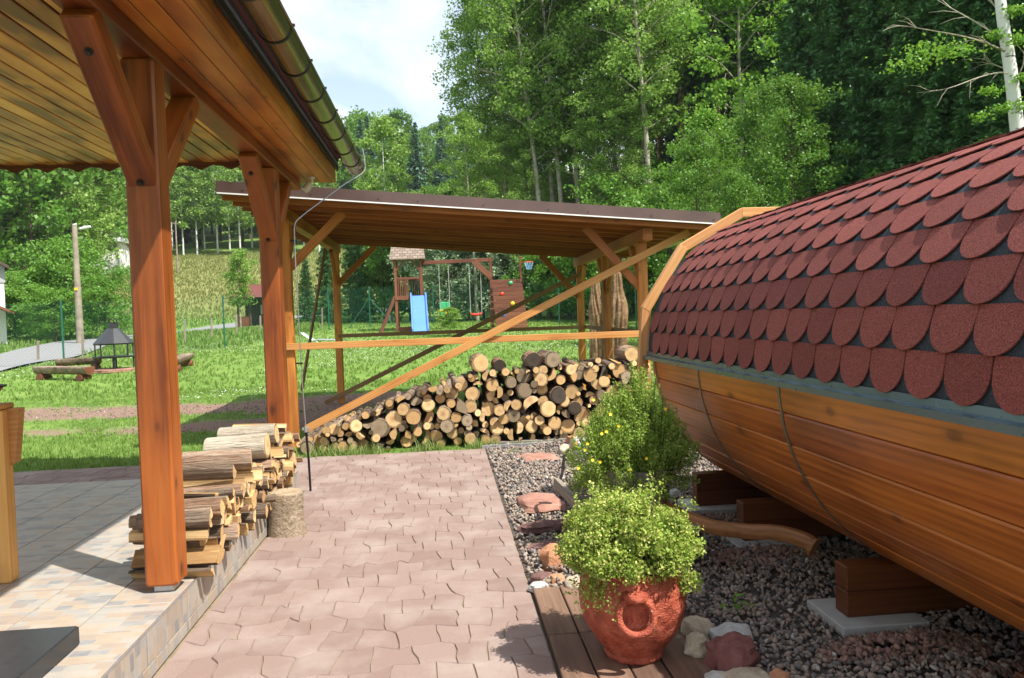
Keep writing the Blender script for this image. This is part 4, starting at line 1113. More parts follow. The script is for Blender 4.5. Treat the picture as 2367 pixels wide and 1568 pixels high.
# ------------------------------------------------------------------ woodpile logs
def log_mesh(kind, bk, ct, seed):
    """unit log: radius 1 (x, z), length 1 along y; material 0 bark, 1 cut face, 2 split face"""
    rr = random.Random(seed); n = 15; pts = []; mi = []
    if kind == 'round':
        for k in range(n):
            a = 2*math.pi*k/n; r = 1+.07*mnoise.noise(Vector((math.cos(a)*1.3, math.sin(a)*1.3, seed)))+.04*rr.uniform(-1, 1); pts.append((r*math.cos(a), r*math.sin(a))); mi.append(0)
    else:
        span = {'half': math.pi, 'quarter': math.pi*.55, 'slab': math.pi*.9}[kind]
        a0 = rr.uniform(0, 6.28); m_ = 9
        for k in range(m_):
            a = a0 + span*k/(m_-1); r = 1.15*(1+.05*rr.uniform(-1, 1)); pts.append((r*math.cos(a), r*math.sin(a))); mi.append(0 if k < m_-1 else 1)
        if kind == 'quarter': pts.append((.08*rr.uniform(-1, 1), .08*rr.uniform(-1, 1))); mi.append(1)
        if kind == 'half': pts.append((.12*math.cos(a0+span/2), .12*math.sin(a0+span/2))); mi.append(1)
        if kind == 'slab':
            pts.append((.45*math.cos(a0+span*.62), .45*math.sin(a0+span*.62))); mi.append(1); pts.append((.45*math.cos(a0+span*.38), .45*math.sin(a0+span*.38))); mi.append(1)
        cx = sum(p[0] for p in pts)/len(pts); cy = sum(p[1] for p in pts)/len(pts); s_ = 1/max(math.hypot(p[0]-cx, p[1]-cy) for p in pts)*1.05
        pts = [((p[0]-cx)*s_, (p[1]-cy)*s_) for p in pts]
    n = len(pts); mb = MB(); st = [-.5, -.485, -.2, .15, .485, .5]; vs = []
    tx, tz = rr.uniform(-.12, .12), rr.uniform(-.12, .12)
    for i, y in enumerate(st):
        sc = .97 if i in (0, 5) else 1.0; bend = .25*(y*y-.1)
        skew = rr.uniform(-.02, .02)
        for x, z in pts:
            j = 1+rr.uniform(-.025, .025) if i in (2, 3) else 1
            yy = y + ((tx*x+tz*z)*.12 if i in (0, 1) else 0)
            vs.append((x*sc*j+bend*tx*2, yy, z*sc*j+bend*tz*2))
    mb.add(vs, [list(range(n))], 1); mb.add(vs[-n:], [list(range(n-1, -1, -1))], 1)
    for i in range(5):
        for k in range(n):
            q = [vs[i*n+k], vs[(i+1)*n+k], vs[(i+1)*n+(k+1) % n], vs[i*n+(k+1) % n]]
            mb.add(q, [(0, 1, 2, 3)], 0 if mi[k] == 0 else 2)
    me = mb.mesh('log', [bk, ct, M_split if ct is M_cut else ct])
    return me
LOGV = {}
LOGV['round', 'white'] = [log_mesh('round', M_birchlog, M_cut, 91+i) for i in range(2)]
for kind, cnt_ in (('round', 5), ('half', 2), ('quarter', 3), ('slab', 2)):
    for fin, bk, ct in (('fresh', M_bark, M_cut), ('old', M_bark, M_cutold), ('dark', M_barkpine, M_cutdark), ('moss', M_barkmoss, M_cutold), ('pine', M_barkpine, M_cut)):
        LOGV[kind, fin] = [log_mesh(kind, bk, ct, 17*i+len(kind)*3+len(fin)) for i in range(cnt_)]
def pack(u0, u1, ztop, floor, rgen, nmax, tries, rs, wear=1.):
    """drop circles of random radius on a floor; keep those whose top stays below ztop(u)"""
    out = []; fails = 0
    while len(out) < nmax and fails < 260:
        r = rgen(); best = None
        for _ in range(tries):
            u = rs.uniform(u0+r, u1-r); z = floor(u)+r
            for (a, b, q) in out:
                d = abs(a-u); R = (q+r)*wear
                if d < R:
                    z = max(z, b+math.sqrt(R*R-d*d))
            if z + r*.7 < ztop(u) and (best is None or z < best[1]): best = (u, z)
        if best is None: fails += 1; continue
        out.append((best[0], best[1], r))
    return out
LAB = {('round', 'fresh'): 'round log with pale end', ('round', 'old'): 'round log with grey-brown end', ('round', 'dark'): 'round log with blackened end', ('round', 'moss'): 'mossy yellow-green round log',
       ('half', 'fresh'): 'pale half log', ('quarter', 'fresh'): 'pale split wedge', ('slab', 'fresh'): 'pale split slab', ('half', 'dark'): 'dark half log', ('quarter', 'old'): 'weathered split wedge',
       ('slab', 'old'): 'weathered split slab', ('quarter', 'pine'): 'red-barked split wedge', ('round', 'pine'): 'red-barked round log'}
rs = random.Random(12)
pu = [-1.86, -1.7, -1.5, -1.1, -.72, -.55, -.1, .3, .55, .9, 1.3, 1.9, 2.5, 2.62]; pz = [.14, .20, .31, .43, .56, .68, .75, .88, .92, .92, .96, .99, .97, .9]
ztop = lambda u: float(np.interp(u, pu, pz))
def rg():
    v = rs.random()
    return rs.uniform(.026, .045) if v < .36 else (rs.uniform(.045, .072) if v < .72 else (rs.uniform(.07, .092) if v < .96 else rs.uniform(.092, .115)))
circ = pack(-1.88, 2.62, ztop, lambda u: .0, rg, 295, 14, rs, .87)
for (u, z, r) in circ:
    v = rs.random()
    if r < .046: kind = 'round' if v < .6 else ('quarter' if v < .8 else 'slab')
    else: kind = 'round' if v < .66 else ('half' if v < .78 else ('quarter' if v < .92 else 'slab'))
    w = rs.random()
    fin = 'fresh' if w < .70 else ('old' if w < .82 else ('dark' if w < .87 else ('moss' if w < .90 else 'pine')))
    if (kind, fin) not in LAB: fin = 'fresh' if kind == 'half' else 'old'
    if (kind, fin) not in LAB: fin = 'fresh'
    L = rs.uniform(.75, .95); yf = 9.70 + rs.uniform(-.07, .10)
    M = T(u, yf+L/2, z) @ Matrix.Rotation(rs.gauss(0, .05), 4, 'Z') @ Matrix.Rotation(rs.gauss(0, .04), 4, 'X') @ Matrix.Rotation(rs.uniform(0, 6.28), 4, 'Y') @ Matrix.Diagonal((r*1.05, L, r*1.05, 1))
    lv_ = 'at the foot of' if z-r < .05 else ('on top of' if z+r > ztop(u)-.10 else 'inside')
    end_ = 'at the pavilion end' if u < -.6 else ('at the sauna end' if u > 1.3 else 'at its centre')
    sz_ = 'thick' if r > .072 else ('thin' if r < .045 else 'medium')
    tag(link('log', rs.choice(LOGV[kind, fin]), None, M), sz_ + ' ' + LAB[kind, fin] + ' ' + lv_ + ' the woodpile ' + end_, 'log', 'logs of the long woodpile')
# the loose logs lying on top
for x, y, r, fin, lab in ((1110, 866, .105, 'pine', 'thick log with dark bark standing proud on the woodpile above the split wedges'), (1272, 828, .10, 'old', 'thick grey weathered log lying on top of the woodpile'), (1234, 845, .098, 'dark', 'thick dark-barked log on top of the woodpile next to the grey one'), (1156, 856, .075, 'dark', 'dark-ended log lying on top of the woodpile between two thick ones'), (1462, 838, .093, 'pine', 'thick pale-ended log on the top corner of the woodpile by the shelter post')):
    c = atY(x, y, 9.72); L = .55
    top = max([b+math.sqrt(max(0, ((q+r)*.95)**2-(a-c.x)**2)) for a, b, q in circ if abs(a-c.x) < (q+r)*.95] + [r])
    circ.append((c.x, top, r))
    tag(link('log', LOGV['round', fin][int(x) % 5], None, T(c.x, 9.72+L/2, top) @ Matrix.Rotation(rs.gauss(0, .06), 4, 'Z') @ Matrix.Rotation(rs.uniform(0, 6), 4, 'Y') @ Matrix.Diagonal((r*1.05, L, r*1.05, 1))), lab, 'log', None)

# ------------------------------------------------------------------ split firewood on the platform edge
rs = random.Random(5)
FL = {'half': 'half-round firewood piece with bark', 'quarter': 'split firewood wedge', 'slab': 'flat split firewood slab', 'round': 'small round firewood log'}
fz = lambda u: PZ + float(np.interp(u, [4.30, 4.5, 5.0, 5.6, 6.2, 6.9], [.34, .38, .38, .38, .42, .44]))
circ2 = pack(4.32, 6.96, fz, lambda u: PZ+.002, lambda: rs.uniform(.030, .052) if rs.random() < .72 else rs.uniform(.052, .075), 130, 10, rs, .84)
def firewood(u, z, r, kind, fin, L, lab, xo=0.):
    M = T(-1.548+xo, u, z) @ Matrix.Rotation(R_(90)+rs.gauss(0, .07), 4, 'Z') @ Matrix.Rotation(rs.gauss(0, .03), 4, 'X') @ Matrix.Rotation(rs.uniform(0, 6.28), 4, 'Y') @ Matrix.Diagonal((r*1.12, L, r*1.12, 1))
    return tag(link('firewood', rs.choice(LOGV[kind, fin]), None, M), lab, 'firewood', 'firewood stacked on the platform edge' if ' layer of ' in lab else None)
for u, z, r in circ2:
    v = rs.random(); kind = 'quarter' if v < .42 else ('slab' if v < .78 else ('half' if v < .93 else 'round'))
    fin = 'pine' if rs.random() < .35 else 'fresh'
    lv_ = 'bottom layer' if z-r < PZ+.05 else ('top layer' if z+r > fz(u)-.09 else 'middle layer')
    end_ = 'at the low end' if u < 5.1 else ('at the wire pipe end' if u > 6.1 else 'beside the stump')
    firewood(u, z, r, kind, fin, rs.uniform(.34, .46), FL[kind] + ', ' + lv_ + ' of the platform stack ' + end_, rs.uniform(-.03, .06))
for x, y, Yc, r, kind, fin, lab in ((570, 1050, 5.95, .082, 'round', 'white', 'thick round log with grey-white bark on top of the firewood stack'), (610, 1018, 6.3, .07, 'round', 'white', 'brown-barked round log on top of the firewood stack behind the white-barked one'), (530, 1093, 5.45, .085, 'half', 'pine', 'big half log with reddish flaking bark on top of the firewood stack'), (500, 1130, 5.02, .068, 'half', 'fresh', 'split half log with a knot, pale side up, on the firewood stack'), (640, 995, 6.65, .06, 'slab', 'fresh', 'pale split plank on the far top end of the firewood stack')):
    top = max([b+math.sqrt(max(0, ((q+r)*.9)**2-(a-Yc)**2)) for a, b, q in circ2 if abs(a-Yc) < (q+r)*.9] + [PZ+r])
    circ2.append((Yc, top, r)); firewood(Yc, top, r, kind, fin, .44, lab, -.02)
# chopping block
cb_ = onZ(661, 1236, .0)
bk = thing('chopping_block', 'weathered upright tree stump chopping block beside the platform step', 'chopping block', (cb_.x, cb_.y+.05, 0))
mb = MB()
def sw(a, z): return 1+.07*mnoise.noise(Vector((math.cos(a)*1.2, math.sin(a)*1.2, z*2)))+.05*mnoise.noise(Vector((math.cos(a)*5, math.sin(a)*5, z*1.5)))+ (.12*max(0, math.cos(a+.4))**6*max(0, 1-z/.1))
mb.lathe([(.145, -.01), (.142, .02), (.134, .08), (.131, .16), (.134, .24), (.137, .30), (.132, .312)], 36, wob=sw)
link('stump', mb.mesh('stump', M_stump, 40), bk, T(0, 0, 0), world=False)
mb = MB(); mb.lathe([(.130, .305), (.128, .316), (.07, .318), (.0, .314)], 36, wob=sw); link('cut_face', mb.mesh('cut_face', M_cutold, 40), bk, Matrix.Scale(1, 4), world=False)

# ------------------------------------------------------------------ left edge: stand with bowl, black base
st = onZ(14, 1352, PZ)
sd = thing('planter_stand', 'wooden planter stand with square leg and slanted side bracket on the platform', 'stand', (st.x-.02, st.y+.05, PZ))
beam('leg', (st.x-.03, st.y+.06, PZ), (st.x-.03, st.y+.06, 1.18), .095, .095, M_lath, sd, .008, (0, 1, 0))
mb = MB(); mb.prism([(-.0, -.0), (.10, .0), (.065, -.30), (.0, -.33)], -.03, .03, 'y')
bp = link('bracket', mb.mesh('bracket', M_lath), sd, T(st.x-.02, st.y+.10, 1.185))
beam('top_board', (st.x-.62, st.y+.06, 1.20), (st.x+.02, st.y+.06, 1.20), .16, .028, M_lath, sd, .004)
beam('leg', (st.x-.55, st.y+.06, PZ), (st.x-.55, st.y+.06, 1.18), .095, .095, M_lath, sd, .008, (0, 1, 0))
bc = Vector((st.x-.135, st.y+.06, 1.215))
bo = thing('flower_bowl', 'shallow brown bowl with grey rim on the planter stand', 'bowl', bc)
mb = MB(); mb.lathe([(.05, 0), (.09, .03), (.13, .09)], 28); link('bowl', mb.mesh('bowl', M_terr, 40), bo, T(0, 0, 0), world=False)
mb = MB(); mb.lathe([(.128, .088), (.145, .09), (.146, .1), (.13, .101), (.10, .085), (.0, .085)], 28); link('rim', mb.mesh('rim', M_iron, 40), bo, T(0, 0, 0), world=False)
r4 = np.random.default_rng(9)
P = np.concatenate([r4.normal(0, .045, (500, 2)), r4.uniform(.09, .16, (500, 1))], 1); P[:, 0] -= .03
link('leaves', leaf_mesh('leaves', leaf_quads(P, .03, r4), L_bush), bo, T(0, 0, 0), world=False)
P = np.concatenate([r4.normal(0, .035, (90, 2)), r4.uniform(.14, .2, (90, 1))], 1); P[:, 0] -= .02
link('petals', leaf_mesh('petals', leaf_quads(P, .035, r4, .3, .9), L_redpetal), bo, T(0, 0, 0), world=False)
cn_ = onZ(186, 1490, PZ); zt = PZ+.085
sbk = thing('parasol_base', 'black stone parasol base slab on the tiled platform', 'parasol base', (cn_.x-.35, cn_.y-.35, PZ))
mb = MB(); mb.box(cn_.x-.62, cn_.x, cn_.y-.66, cn_.y, PZ+.002, zt, .006); link('slab', mb.mesh('slab', M_slab), sbk)
mb = MB(); mb.box(cn_.x-.62, cn_.x-.385, cn_.y-.5, cn_.y-.012, zt+.001, zt+.10, .006); link('weight_block', mb.mesh('weight_block', M_slab), sbk)
mb = MB(); mb.tube([(cn_.x-.48, cn_.y-.25, zt+.10), (cn_.x-.48, cn_.y-.25, zt+.32)], .03, 16); link('sleeve', mb.mesh('sleeve', M_iron, 40), sbk)

# ================================================================== TREES
def gen_broad(seed, H, cb, R, nl, ls, tr, limbs=22, cl=.55, upk=.45, wob=.02, top=.9, droop=0., low=.0):
    rg_ = np.random.default_rng(seed); mb = MB(); n = 9
    tp = []; ox, oy = 0., 0.
    for i in range(n):
        t = i/(n-1); ox += rg_.normal(0, wob)*H*.25; oy += rg_.normal(0, wob)*H*.25
        tp.append(Vector((ox*t, oy*t, t*H*.96)))
    mb.tube(tp, [tr*(1-.9*(i/(n-1)))+.004 for i in range(n)], 8)
    def trunk(t):
        f = t*(n-1)/.96 if False else t*(n-1); i = min(int(f), n-2); return tp[i].lerp(tp[i+1], f-i)
    tips = []; ws = []
    for k in range(limbs):
        s = (k+.5)/limbs; t = cb+(1-cb)*s; a = k*2.399+rg_.uniform(-.5, .5)
        prof = math.sin(math.pi*(.16+.80*s))**.75
        r = R*prof*rg_.uniform(.65, 1.12); b = trunk(min(.97, t*.97)); e = b + Vector((r*math.cos(a), r*math.sin(a), r*upk*rg_.uniform(.5, 1.5)-droop*r))
        m_ = b.lerp(e, .5)+Vector((0, 0, .08*r)); rad = max(.012, tr*.42*(1-.75*t))
        mb.tube([b, m_, e], [rad, rad*.6, rad*.2], 5, caps=False)
        for q in range(5):
            f = rg_.uniform(.35, 1.05); p = b.lerp(e, f)+Vector(rg_.normal(0, 1, 3))*r*.24; p.z += .05*r
            tips.append(p); ws.append(1.)
            if q < 3: mb.tube([b.lerp(e, f*.8), p], [rad*.35, rad*.12], 4, caps=False)
    for q in range(6): tips.append(tp[-1]+Vector(rg_.normal(0, .35, 3))*cl); ws.append(.7)
    Pt = np.array([tuple(p) for p in tips]); i = rg_.choice(len(Pt), nl)
    off = rg_.normal(size=(nl, 3)); off /= np.linalg.norm(off, axis=1, keepdims=True); off *= (rg_.uniform(0, 1, (nl, 1))**.45)
    csz = rg_.uniform(.6, 1.35, len(Pt))[i][:, None]*cl
    P = Pt[i] + off*csz*np.array([1, 1, .72])
    lv = leaf_mesh('crown', leaf_quads(P, rg_.uniform(.7, 1.3, nl)*ls, rg_, .35, .75), MAT['_leaf'])
    return mb.mesh('trunk', MAT['_bark'], 60), lv
def gen_spruce(seed, H, R, nl, ls, tr, z0=.06, droop=.3):
    rg_ = np.random.default_rng(seed); mb = MB(); mb.tube([(0, 0, 0), (.02, .0, H*.5), (0, 0, H)], [tr, tr*.55, .01], 8)
    A = []; Dd = []
    z = z0*H; lev = []
    while z < H*.985:
        rr = R*(1-z/H)**.85*rg_.uniform(.85, 1.1)+.06
        nb_ = 6 if z < H*.8 else 5; a0 = rg_.uniform(0, 6.28)
        for k in range(nb_): lev.append((z+rg_.uniform(-.1, .1), a0+2*math.pi*k/nb_+rg_.uniform(-.25, .25), rr*rg_.uniform(.75, 1.12)))
        z += max(.22, .035*H*(1-.45*z/H))
    tot = sum(l[2]+.15 for l in lev)
    for z, a, rr in lev:
        n = max(4, int(nl*(rr+.15)/tot)); s = rg_.uniform(.08, 1, n)**.75
        d = np.array([math.cos(a), math.sin(a)]); p = np.array([-d[1], d[0]])
        lat = rg_.uniform(-1, 1, n)*(.34*rr*(1-s)*1.0+.10)*np.minimum(1, s*3)
        zz_ = z - droop*rr*s + .42*droop*rr*s**3 - np.abs(lat)*.25 - rg_.uniform(-.10, .42, n)*min(1., rr*.6)
        A.append(np.stack([d[0]*rr*s+p[0]*lat, d[1]*rr*s+p[1]*lat, zz_], 1))
        sg = np.sign(lat)*.8
        Dd.append(np.stack([d[0]+p[0]*sg, d[1]+p[1]*sg, -.35+rg_.normal(0, .25, n)], 1))
        mb.tube([(0, 0, z), (d[0]*rr*.5, d[1]*rr*.5, z-droop*rr*.45), (d[0]*rr*.95, d[1]*rr*.95, z-droop*rr*.6)], [.025*min(1, rr), .015*min(1, rr), .004], 4, caps=False)
    P = np.concatenate(A); Dv = np.concatenate(Dd)+rg_.normal(0, .3, (len(P), 3))
    V = leaf_quads(P, rg_.uniform(.7, 1.4, len(P))*ls, rg_, .6, .34, Dv)
    return mb.mesh('trunk', MAT['_bark'], 60), leaf_mesh('crown', V, MAT['_leaf'])
def gen_pine(seed, H, R, nl, ls, tr):
    return gen_broad(seed, H, .52, R, nl, ls, tr, 16, .55, .25, .012)
def kind(fn, leaf, barkm, *a, **k):
    MAT['_leaf'] = leaf; MAT['_bark'] = barkm; return fn(*a, **k)
K = {}
K['aspen'] = [kind(gen_broad, L_aspen, M_trunk, 101+i, 17, .40, 2.2, 15500, .12, .125, 30, .52, .6, .012) for i in range(3)]
K['broad'] = [kind(gen_broad, L_broad, M_trunkdark, 201+i, 11, .10, 2.5, 15000, .115, .11, 34, .48, .6) for i in range(3)]
K['lime'] = [kind(gen_broad, L_lime, M_trunk, 301+i, 11, .18, 2.3, 10000, .135, .11, 26, .45, .5) for i in range(2)]
K['spruce'] = [kind(gen_spruce, L_spruce, M_trunkdark, 401+i, 20, 3.6, 26000, .30, .2, .05) for i in range(2)]
K['pine'] = [kind(gen_pine, L_pine, M_barkpine, 501+i, 18, 3.0, 12000, .24, .17) for i in range(1)]
K['birch'] = [kind(gen_broad, L_aspen, M_birch, 601+i, 15, .26, 2.5, 9000, .19, .12, 24, .6, .35, .01, droop=.2) for i in range(2)]
K['willow'] = [kind(gen_broad, L_willow, M_trunk, 701+i, 5, .06, 1.9, 7000, .15, .06, 24, .5, .6) for i in range(2)]
K['bush'] = [kind(gen_broad, L_bush, M_trunkdark, 801+i, 6, .05, 2.9, 10000, .17, .09, 26, .62, .4) for i in range(2)]
K['fbroad'] = [kind(gen_broad, L_broad, M_trunkdark, 901+i, 16, .12, 4.2, 6500, .36, .2, 26, 1.0, .45) for i in range(3)]
K['fpale'] = [kind(gen_broad, L_aspen, M_trunkdark, 921+i, 16, .14, 3.8, 6500, .34, .18, 26, 1.0, .45) for i in range(2)]
K['fbirch'] = [kind(gen_broad, L_aspen, M_birch, 941+i, 16, .3, 2.6, 4500, .32, .14, 22, .8, .35, .012, droop=.2) for i in range(2)]
K['fspruce'] = [kind(gen_spruce, L_hazespruce, M_trunkdark, 961+i, 22, 3.6, 5000, .75, .2, .03) for i in range(2)]
K['young'] = [kind(gen_broad, L_aspen, M_trunk, 981, 4.6, .28, .85, 3800, .11, .04, 22, .32, .7, .008)]
KN = {'aspen': 'aspen_tree', 'broad': 'broadleaf_tree', 'lime': 'maple_tree', 'spruce': 'spruce_tree', 'pine': 'pine_tree', 'birch': 'birch_tree', 'willow': 'willow_shrub', 'bush': 'bush', 'fbroad': 'broadleaf_tree', 'fpale': 'broadleaf_tree', 'fbirch': 'birch_tree', 'fspruce': 'spruce_tree', 'young': 'young_tree'}
KH = {'aspen': 17, 'broad': 11, 'lime': 11, 'spruce': 20, 'pine': 18, 'birch': 15, 'willow': 5, 'bush': 6, 'fbroad': 16, 'fpale': 16, 'fbirch': 16, 'fspruce': 22, 'young': 4.6}
_tc = [0]
def tree(k, X, Y, H, label, group=None, tilt=(0, 0), wide=1.):
    i = _tc[0]; _tc[0] += 1
    wd, lv = K[k][i % len(K[k])]; s = H/KH[k]
    cat = 'shrub' if k in ('willow', 'bush') else 'tree'
    o = thing(KN[k], label, cat, (X, Y, terrain(X, Y)-.08), hsh(i, X, Y)*6.28, group)
    o.scale = (s*wide, s*wide, s); 
    if tilt != (0, 0): o.rotation_euler = (tilt[0], tilt[1], 0)
    for nm, me in (('trunk', wd), ('crown', lv)):
        c = bpy.data.objects.new(nm, me); C.objects.link(c); c.parent = o
    return o
def xat(xd, Y, yd=500): return atY(xd, yd, Y).x
# aspens: (trunk pixel x at the shelter roof, distance, height, lean)
for xd, Y, H, tl_ in ((1130, 46, 19.5, -.02), (1185, 44, 21, -.05), (1264, 41, 22, -.075), (1291, 43, 23, -.05), (1313, 41.5, 23, -.06), (1330, 45, 23, -.03), (1350, 42.5, 24, -.05), (1434, 43, 24, -.03), (1453, 40, 23.5, -.01), (1472, 44, 25, -.02), (1493, 41, 24.5, .0), (1510, 38, 23, -.04), (1390, 47, 25, -.02), (1225, 48, 23, -.03)):
    tree('aspen', xat(xd, Y, 480), Y, H, 'tall slender aspen with bare grey lower trunk in the grove behind the shelter', 'aspens of the grove behind the shelter', (0, tl_))
for xd, Y, H in ((1095, 40.5, 11), (1180, 41, 10.5), (1240, 44, 12), (1395, 39.5, 12.5), (1445, 38.5, 11.5), (1350, 46, 13)):
    tree('aspen', xat(xd, Y, 480), Y, H, 'shorter leafy aspen at the front of the grove behind the shelter', 'shorter aspens at the grove front', (0, -.03), 1.25)
# understorey of the grove
for xd, Y, H in ((1110, 52, 10), (1200, 53, 9.), (1290, 54, 10.5), (1390, 54, 10), (1480, 53, 11), (1150, 49, 8)):
    tree('broad', xat(xd, Y), Y, H, 'low broadleaf tree growing under the tall aspens', 'low trees under the aspens')
# right of the grove
tree('lime', xat(1635, 27), 27, 8.0, 'bright green maple in front of the dark conifers, right of the aspens')
tree('broad', xat(1765, 25), 25, 8.0, 'dense broadleaf tree between bright maple and dark spruces')
tree('broad', xat(1610, 22.5), 22.5, 6.5, 'low broadleaf tree above the roof corner of the shelter')
tree('broad', xat(1830, 21), 21, 7.5, 'broadleaf tree hanging over the far roof end of the sauna')
tree('broad', xat(1700, 19.5), 19.5, 5.0, 'small broadleaf tree rising right behind the ring of the sauna roof')
tree('lime', xat(1715, 38), 38, 17.5, 'tall light green tree top among the dark pines')
for xd, Y, H in ((1580, 46, 24), (1665, 45, 23), (1790, 44, 22), (1620, 50, 25), (1530, 50, 26), (1730, 48, 24), (1850, 42, 21)):
    tree('pine', xat(xd, Y), Y, H, 'tall dark pine behind the light green trees', 'dark pines on the forest slope')
for xd, Y, H in ((1880, 27, 14), (1965, 25, 13), (2060, 23.5, 13), (2150, 21.5, 12), (2230, 20.5, 12), (2310, 19.5, 12), (2390, 18.5, 12), (1925, 32, 16), (2040, 30, 16), (2120, 27, 15), (2200, 26, 15), (2300, 25, 15), (2400, 23, 14), (1830, 38, 19), (1750, 47, 22)):
    tree('spruce', xat(xd, Y), Y, H, 'dark green spruce with drooping branches in the forest behind the sauna', 'spruces of the forest behind the sauna', (0, 0), 1.15)
for X, Y, H in ((16, 16.5, 16), (18.5, 14.5, 17), (15.5, 13, 15), (19, 18, 17), (22, 20, 17), (20.5, 11, 16), (23, 24, 17), (17, 9, 14)):  # unseen spruces added to keep the forest in view shaded
    tree('spruce', X, Y, H, 'dark green spruce with drooping branches in the forest behind the sauna', 'spruces of the forest behind the sauna', (0, 0), 1.15)
# white birch at the right edge with bare side branches
bx = atY(2352, 300, 12.5)
bt = thing('birch_tree', 'white-barked birch with bare side branches close behind the sauna', 'tree', (bx.x+.05, 12.5, terrain(bx.x, 12.5)))
mb = MB(); b0 = Vector((bx.x+.05, 12.5, terrain(bx.x, 12.5)-.1))
tp = [b0, atY(2360, 420, 12.5), atY(2350, 290, 12.5), atY(2334, 150, 12.5), atY(2312, 0, 12.5), atY(2300, -200, 12.6), atY(2290, -480, 12.7)]
mb.tube(smooth(tp, 4), np.interp(np.linspace(0, 1, 25), [0, .5, 1], [.12, .10, .05]), 12); link('trunk', mb.mesh('trunk', M_birch, 60), bt)
def twig(mb, pts, r, rg_, n=6):
    pts = smooth(pts, 4); mb.tube(pts, np.linspace(r, r*.15, len(pts)), 5)
    for k in range(n):
        i = rg_.integers(3, len(pts)-1); d = Vector(rg_.normal(0, 1, 3)); d.y *= .6; t = (pts[min(i+1, len(pts)-1)]-pts[i-1]).normalized()
        e = pts[i]+(t*.8+d*.35).normalized()*rg_.uniform(.2, .55); mb.tube([pts[i], pts[i].lerp(e, .5)+Vector((0, 0, .03)), e], [r*.4, r*.25, r*.08], 4)
rt_ = np.random.default_rng(3)
for pts, r in ((((2330, 122, 12.5), (2280, 100, 12.3), (2230, 85, 12.1), (2160, 72, 11.9), (2080, 60, 11.8), (2040, 72, 11.7)), .022), (((2343, 172, 12.5), (2310, 168, 12.4), (2260, 180, 12.3), (2190, 205, 12.1), (2120, 215, 12.0)), .016), (((2332, 105, 12.5), (2270, 60, 12.7), (2200, 20, 12.8), (2150, -10, 12.9)), .016), (((2355, 360, 12.5), (2320, 345, 12.4), (2255, 350, 12.3)), .013), (((2322, 40, 12.5), (2290, 5, 12.6), (2260, -20, 12.7)), .014), (((2345, 190, 12.5), (2365, 150, 12.4), (2390, 60, 12.3)), .016), (((2338, 165, 12.5), (2300, 150, 12.6), (2270, 135, 12.6)), .012)):
    mb = MB(); twig(mb, [atY(*p) for p in pts], r, rt_, 7); link('branch', mb.mesh('branch', M_trunk), bt)
cl = []
for x, y, Y, n, s in ((2345, 25, 12.3, 130, .16), (2300, 80, 12.4, 90, .14), (2290, 210, 12.2, 110, .16), (2360, 90, 12.2, 160, .18), (2365, 180, 12.3, 120, .15), (2320, 250, 12.3, 120, .16), (2270, 270, 12.2, 60, .14), (2330, 330, 12.6, 160, .22), (2362, 240, 12.3, 80, .14), (2150, 115, 12.0, 240, .34), (2090, 150, 12.0, 150, .28), (2210, 120, 12.0, 160, .25), (2360, 400, 12.8, 160, .25)):
    p = np.array(tuple(atY(x, y, Y))); cl.append(p+rt_.normal(0, s*.55, (n, 3))*np.array([1.2, 1, .45]))
P = np.concatenate(cl); link('crown', leaf_mesh('crown', leaf_quads(P, rt_.uniform(.05, .09, len(P)), rt_, .8, .6), L_lime), bt)
# nettles showing above the sauna ridge
rn = np.random.default_rng(31); k = 0
for x, y in ((2163, 352), (2190, 335), (2208, 345), (2225, 338), (2250, 322), (2271, 312), (2178, 360), (2300, 330), (2140, 370)):
    t = atY(x, y, 7.6); z0 = terrain(t.x, 7.6); k += 1
    o = thing('nettle', 'upright nettle stalk showing above the sauna roof ridge', 'plant', (t.x, 7.6, z0-.05), 0, 'nettles behind the sauna')
    mb = MB(); h = t.z-z0; mb.tube([(0, 0, 0), (.03*rn.normal(), 0, h*.6), (0, 0, h)], [.006, .005, .002], 5); link('stem', mb.mesh('stem', L_lime), o, T(0, 0, 0), world=False)
    zz_ = rn.uniform(.25, 1, 90)*h; P = np.stack([rn.normal(0, .045, 90), rn.normal(0, .045, 90), zz_], 1)
    link('leaves', leaf_mesh('leaves', leaf_quads(P, rn.uniform(.035, .07, 90), rn, .2, .5), L_lime), o, T(0, 0, 0), world=False)

# trees by the playground and the left side
tree('birch', xat(893, 52, 450), 52, 13.6, 'tall birch with white trunk behind the play tower', None, (0, -.02))
tree('birch', xat(850, 60, 450), 60, 11.2, 'smaller birch behind the gutter end, left of the tall one')
tree('birch', xat(945, 58, 450), 58, 9.2, 'lower birch between tall birch and far spruce hill')
tree('spruce', xat(752, 44), 44, 6.2, 'small spruce by the fence corner behind the shelter posts')
tree('spruce', xat(815, 47), 47, 7.5, 'spruce with low branches left of the play tower')
tree('spruce', xat(700, 52), 52, 5.0, 'young spruce at the meadow edge left of the shelter')
for xd, Y, H in ((985, 41.5, 4.3), (1040, 41, 4.2), (1085, 41.8, 4.6), (1130, 41, 4.8), (1180, 41.5, 4.6), (1010, 44, 5.4), (1075, 44, 5.6), (1225, 41, 4.4)):
    tree('willow', xat(xd, Y), Y, H, 'silvery willow shrub behind the swing beam', 'willow shrubs behind the playground')
for xd, Y, H in ((1265, 40, 4.2), (1310, 38.5, 4.2), (1360, 38, 4.6), (1410, 36, 4.4), (880, 48, 5.), (940, 50, 6.5), (1460, 38, 6), (1550, 34, 5.5), (1500, 44, 7)):
    tree('bush', xat(xd, Y), Y, H, 'round green bush along the far fence', 'bushes along the far fence')
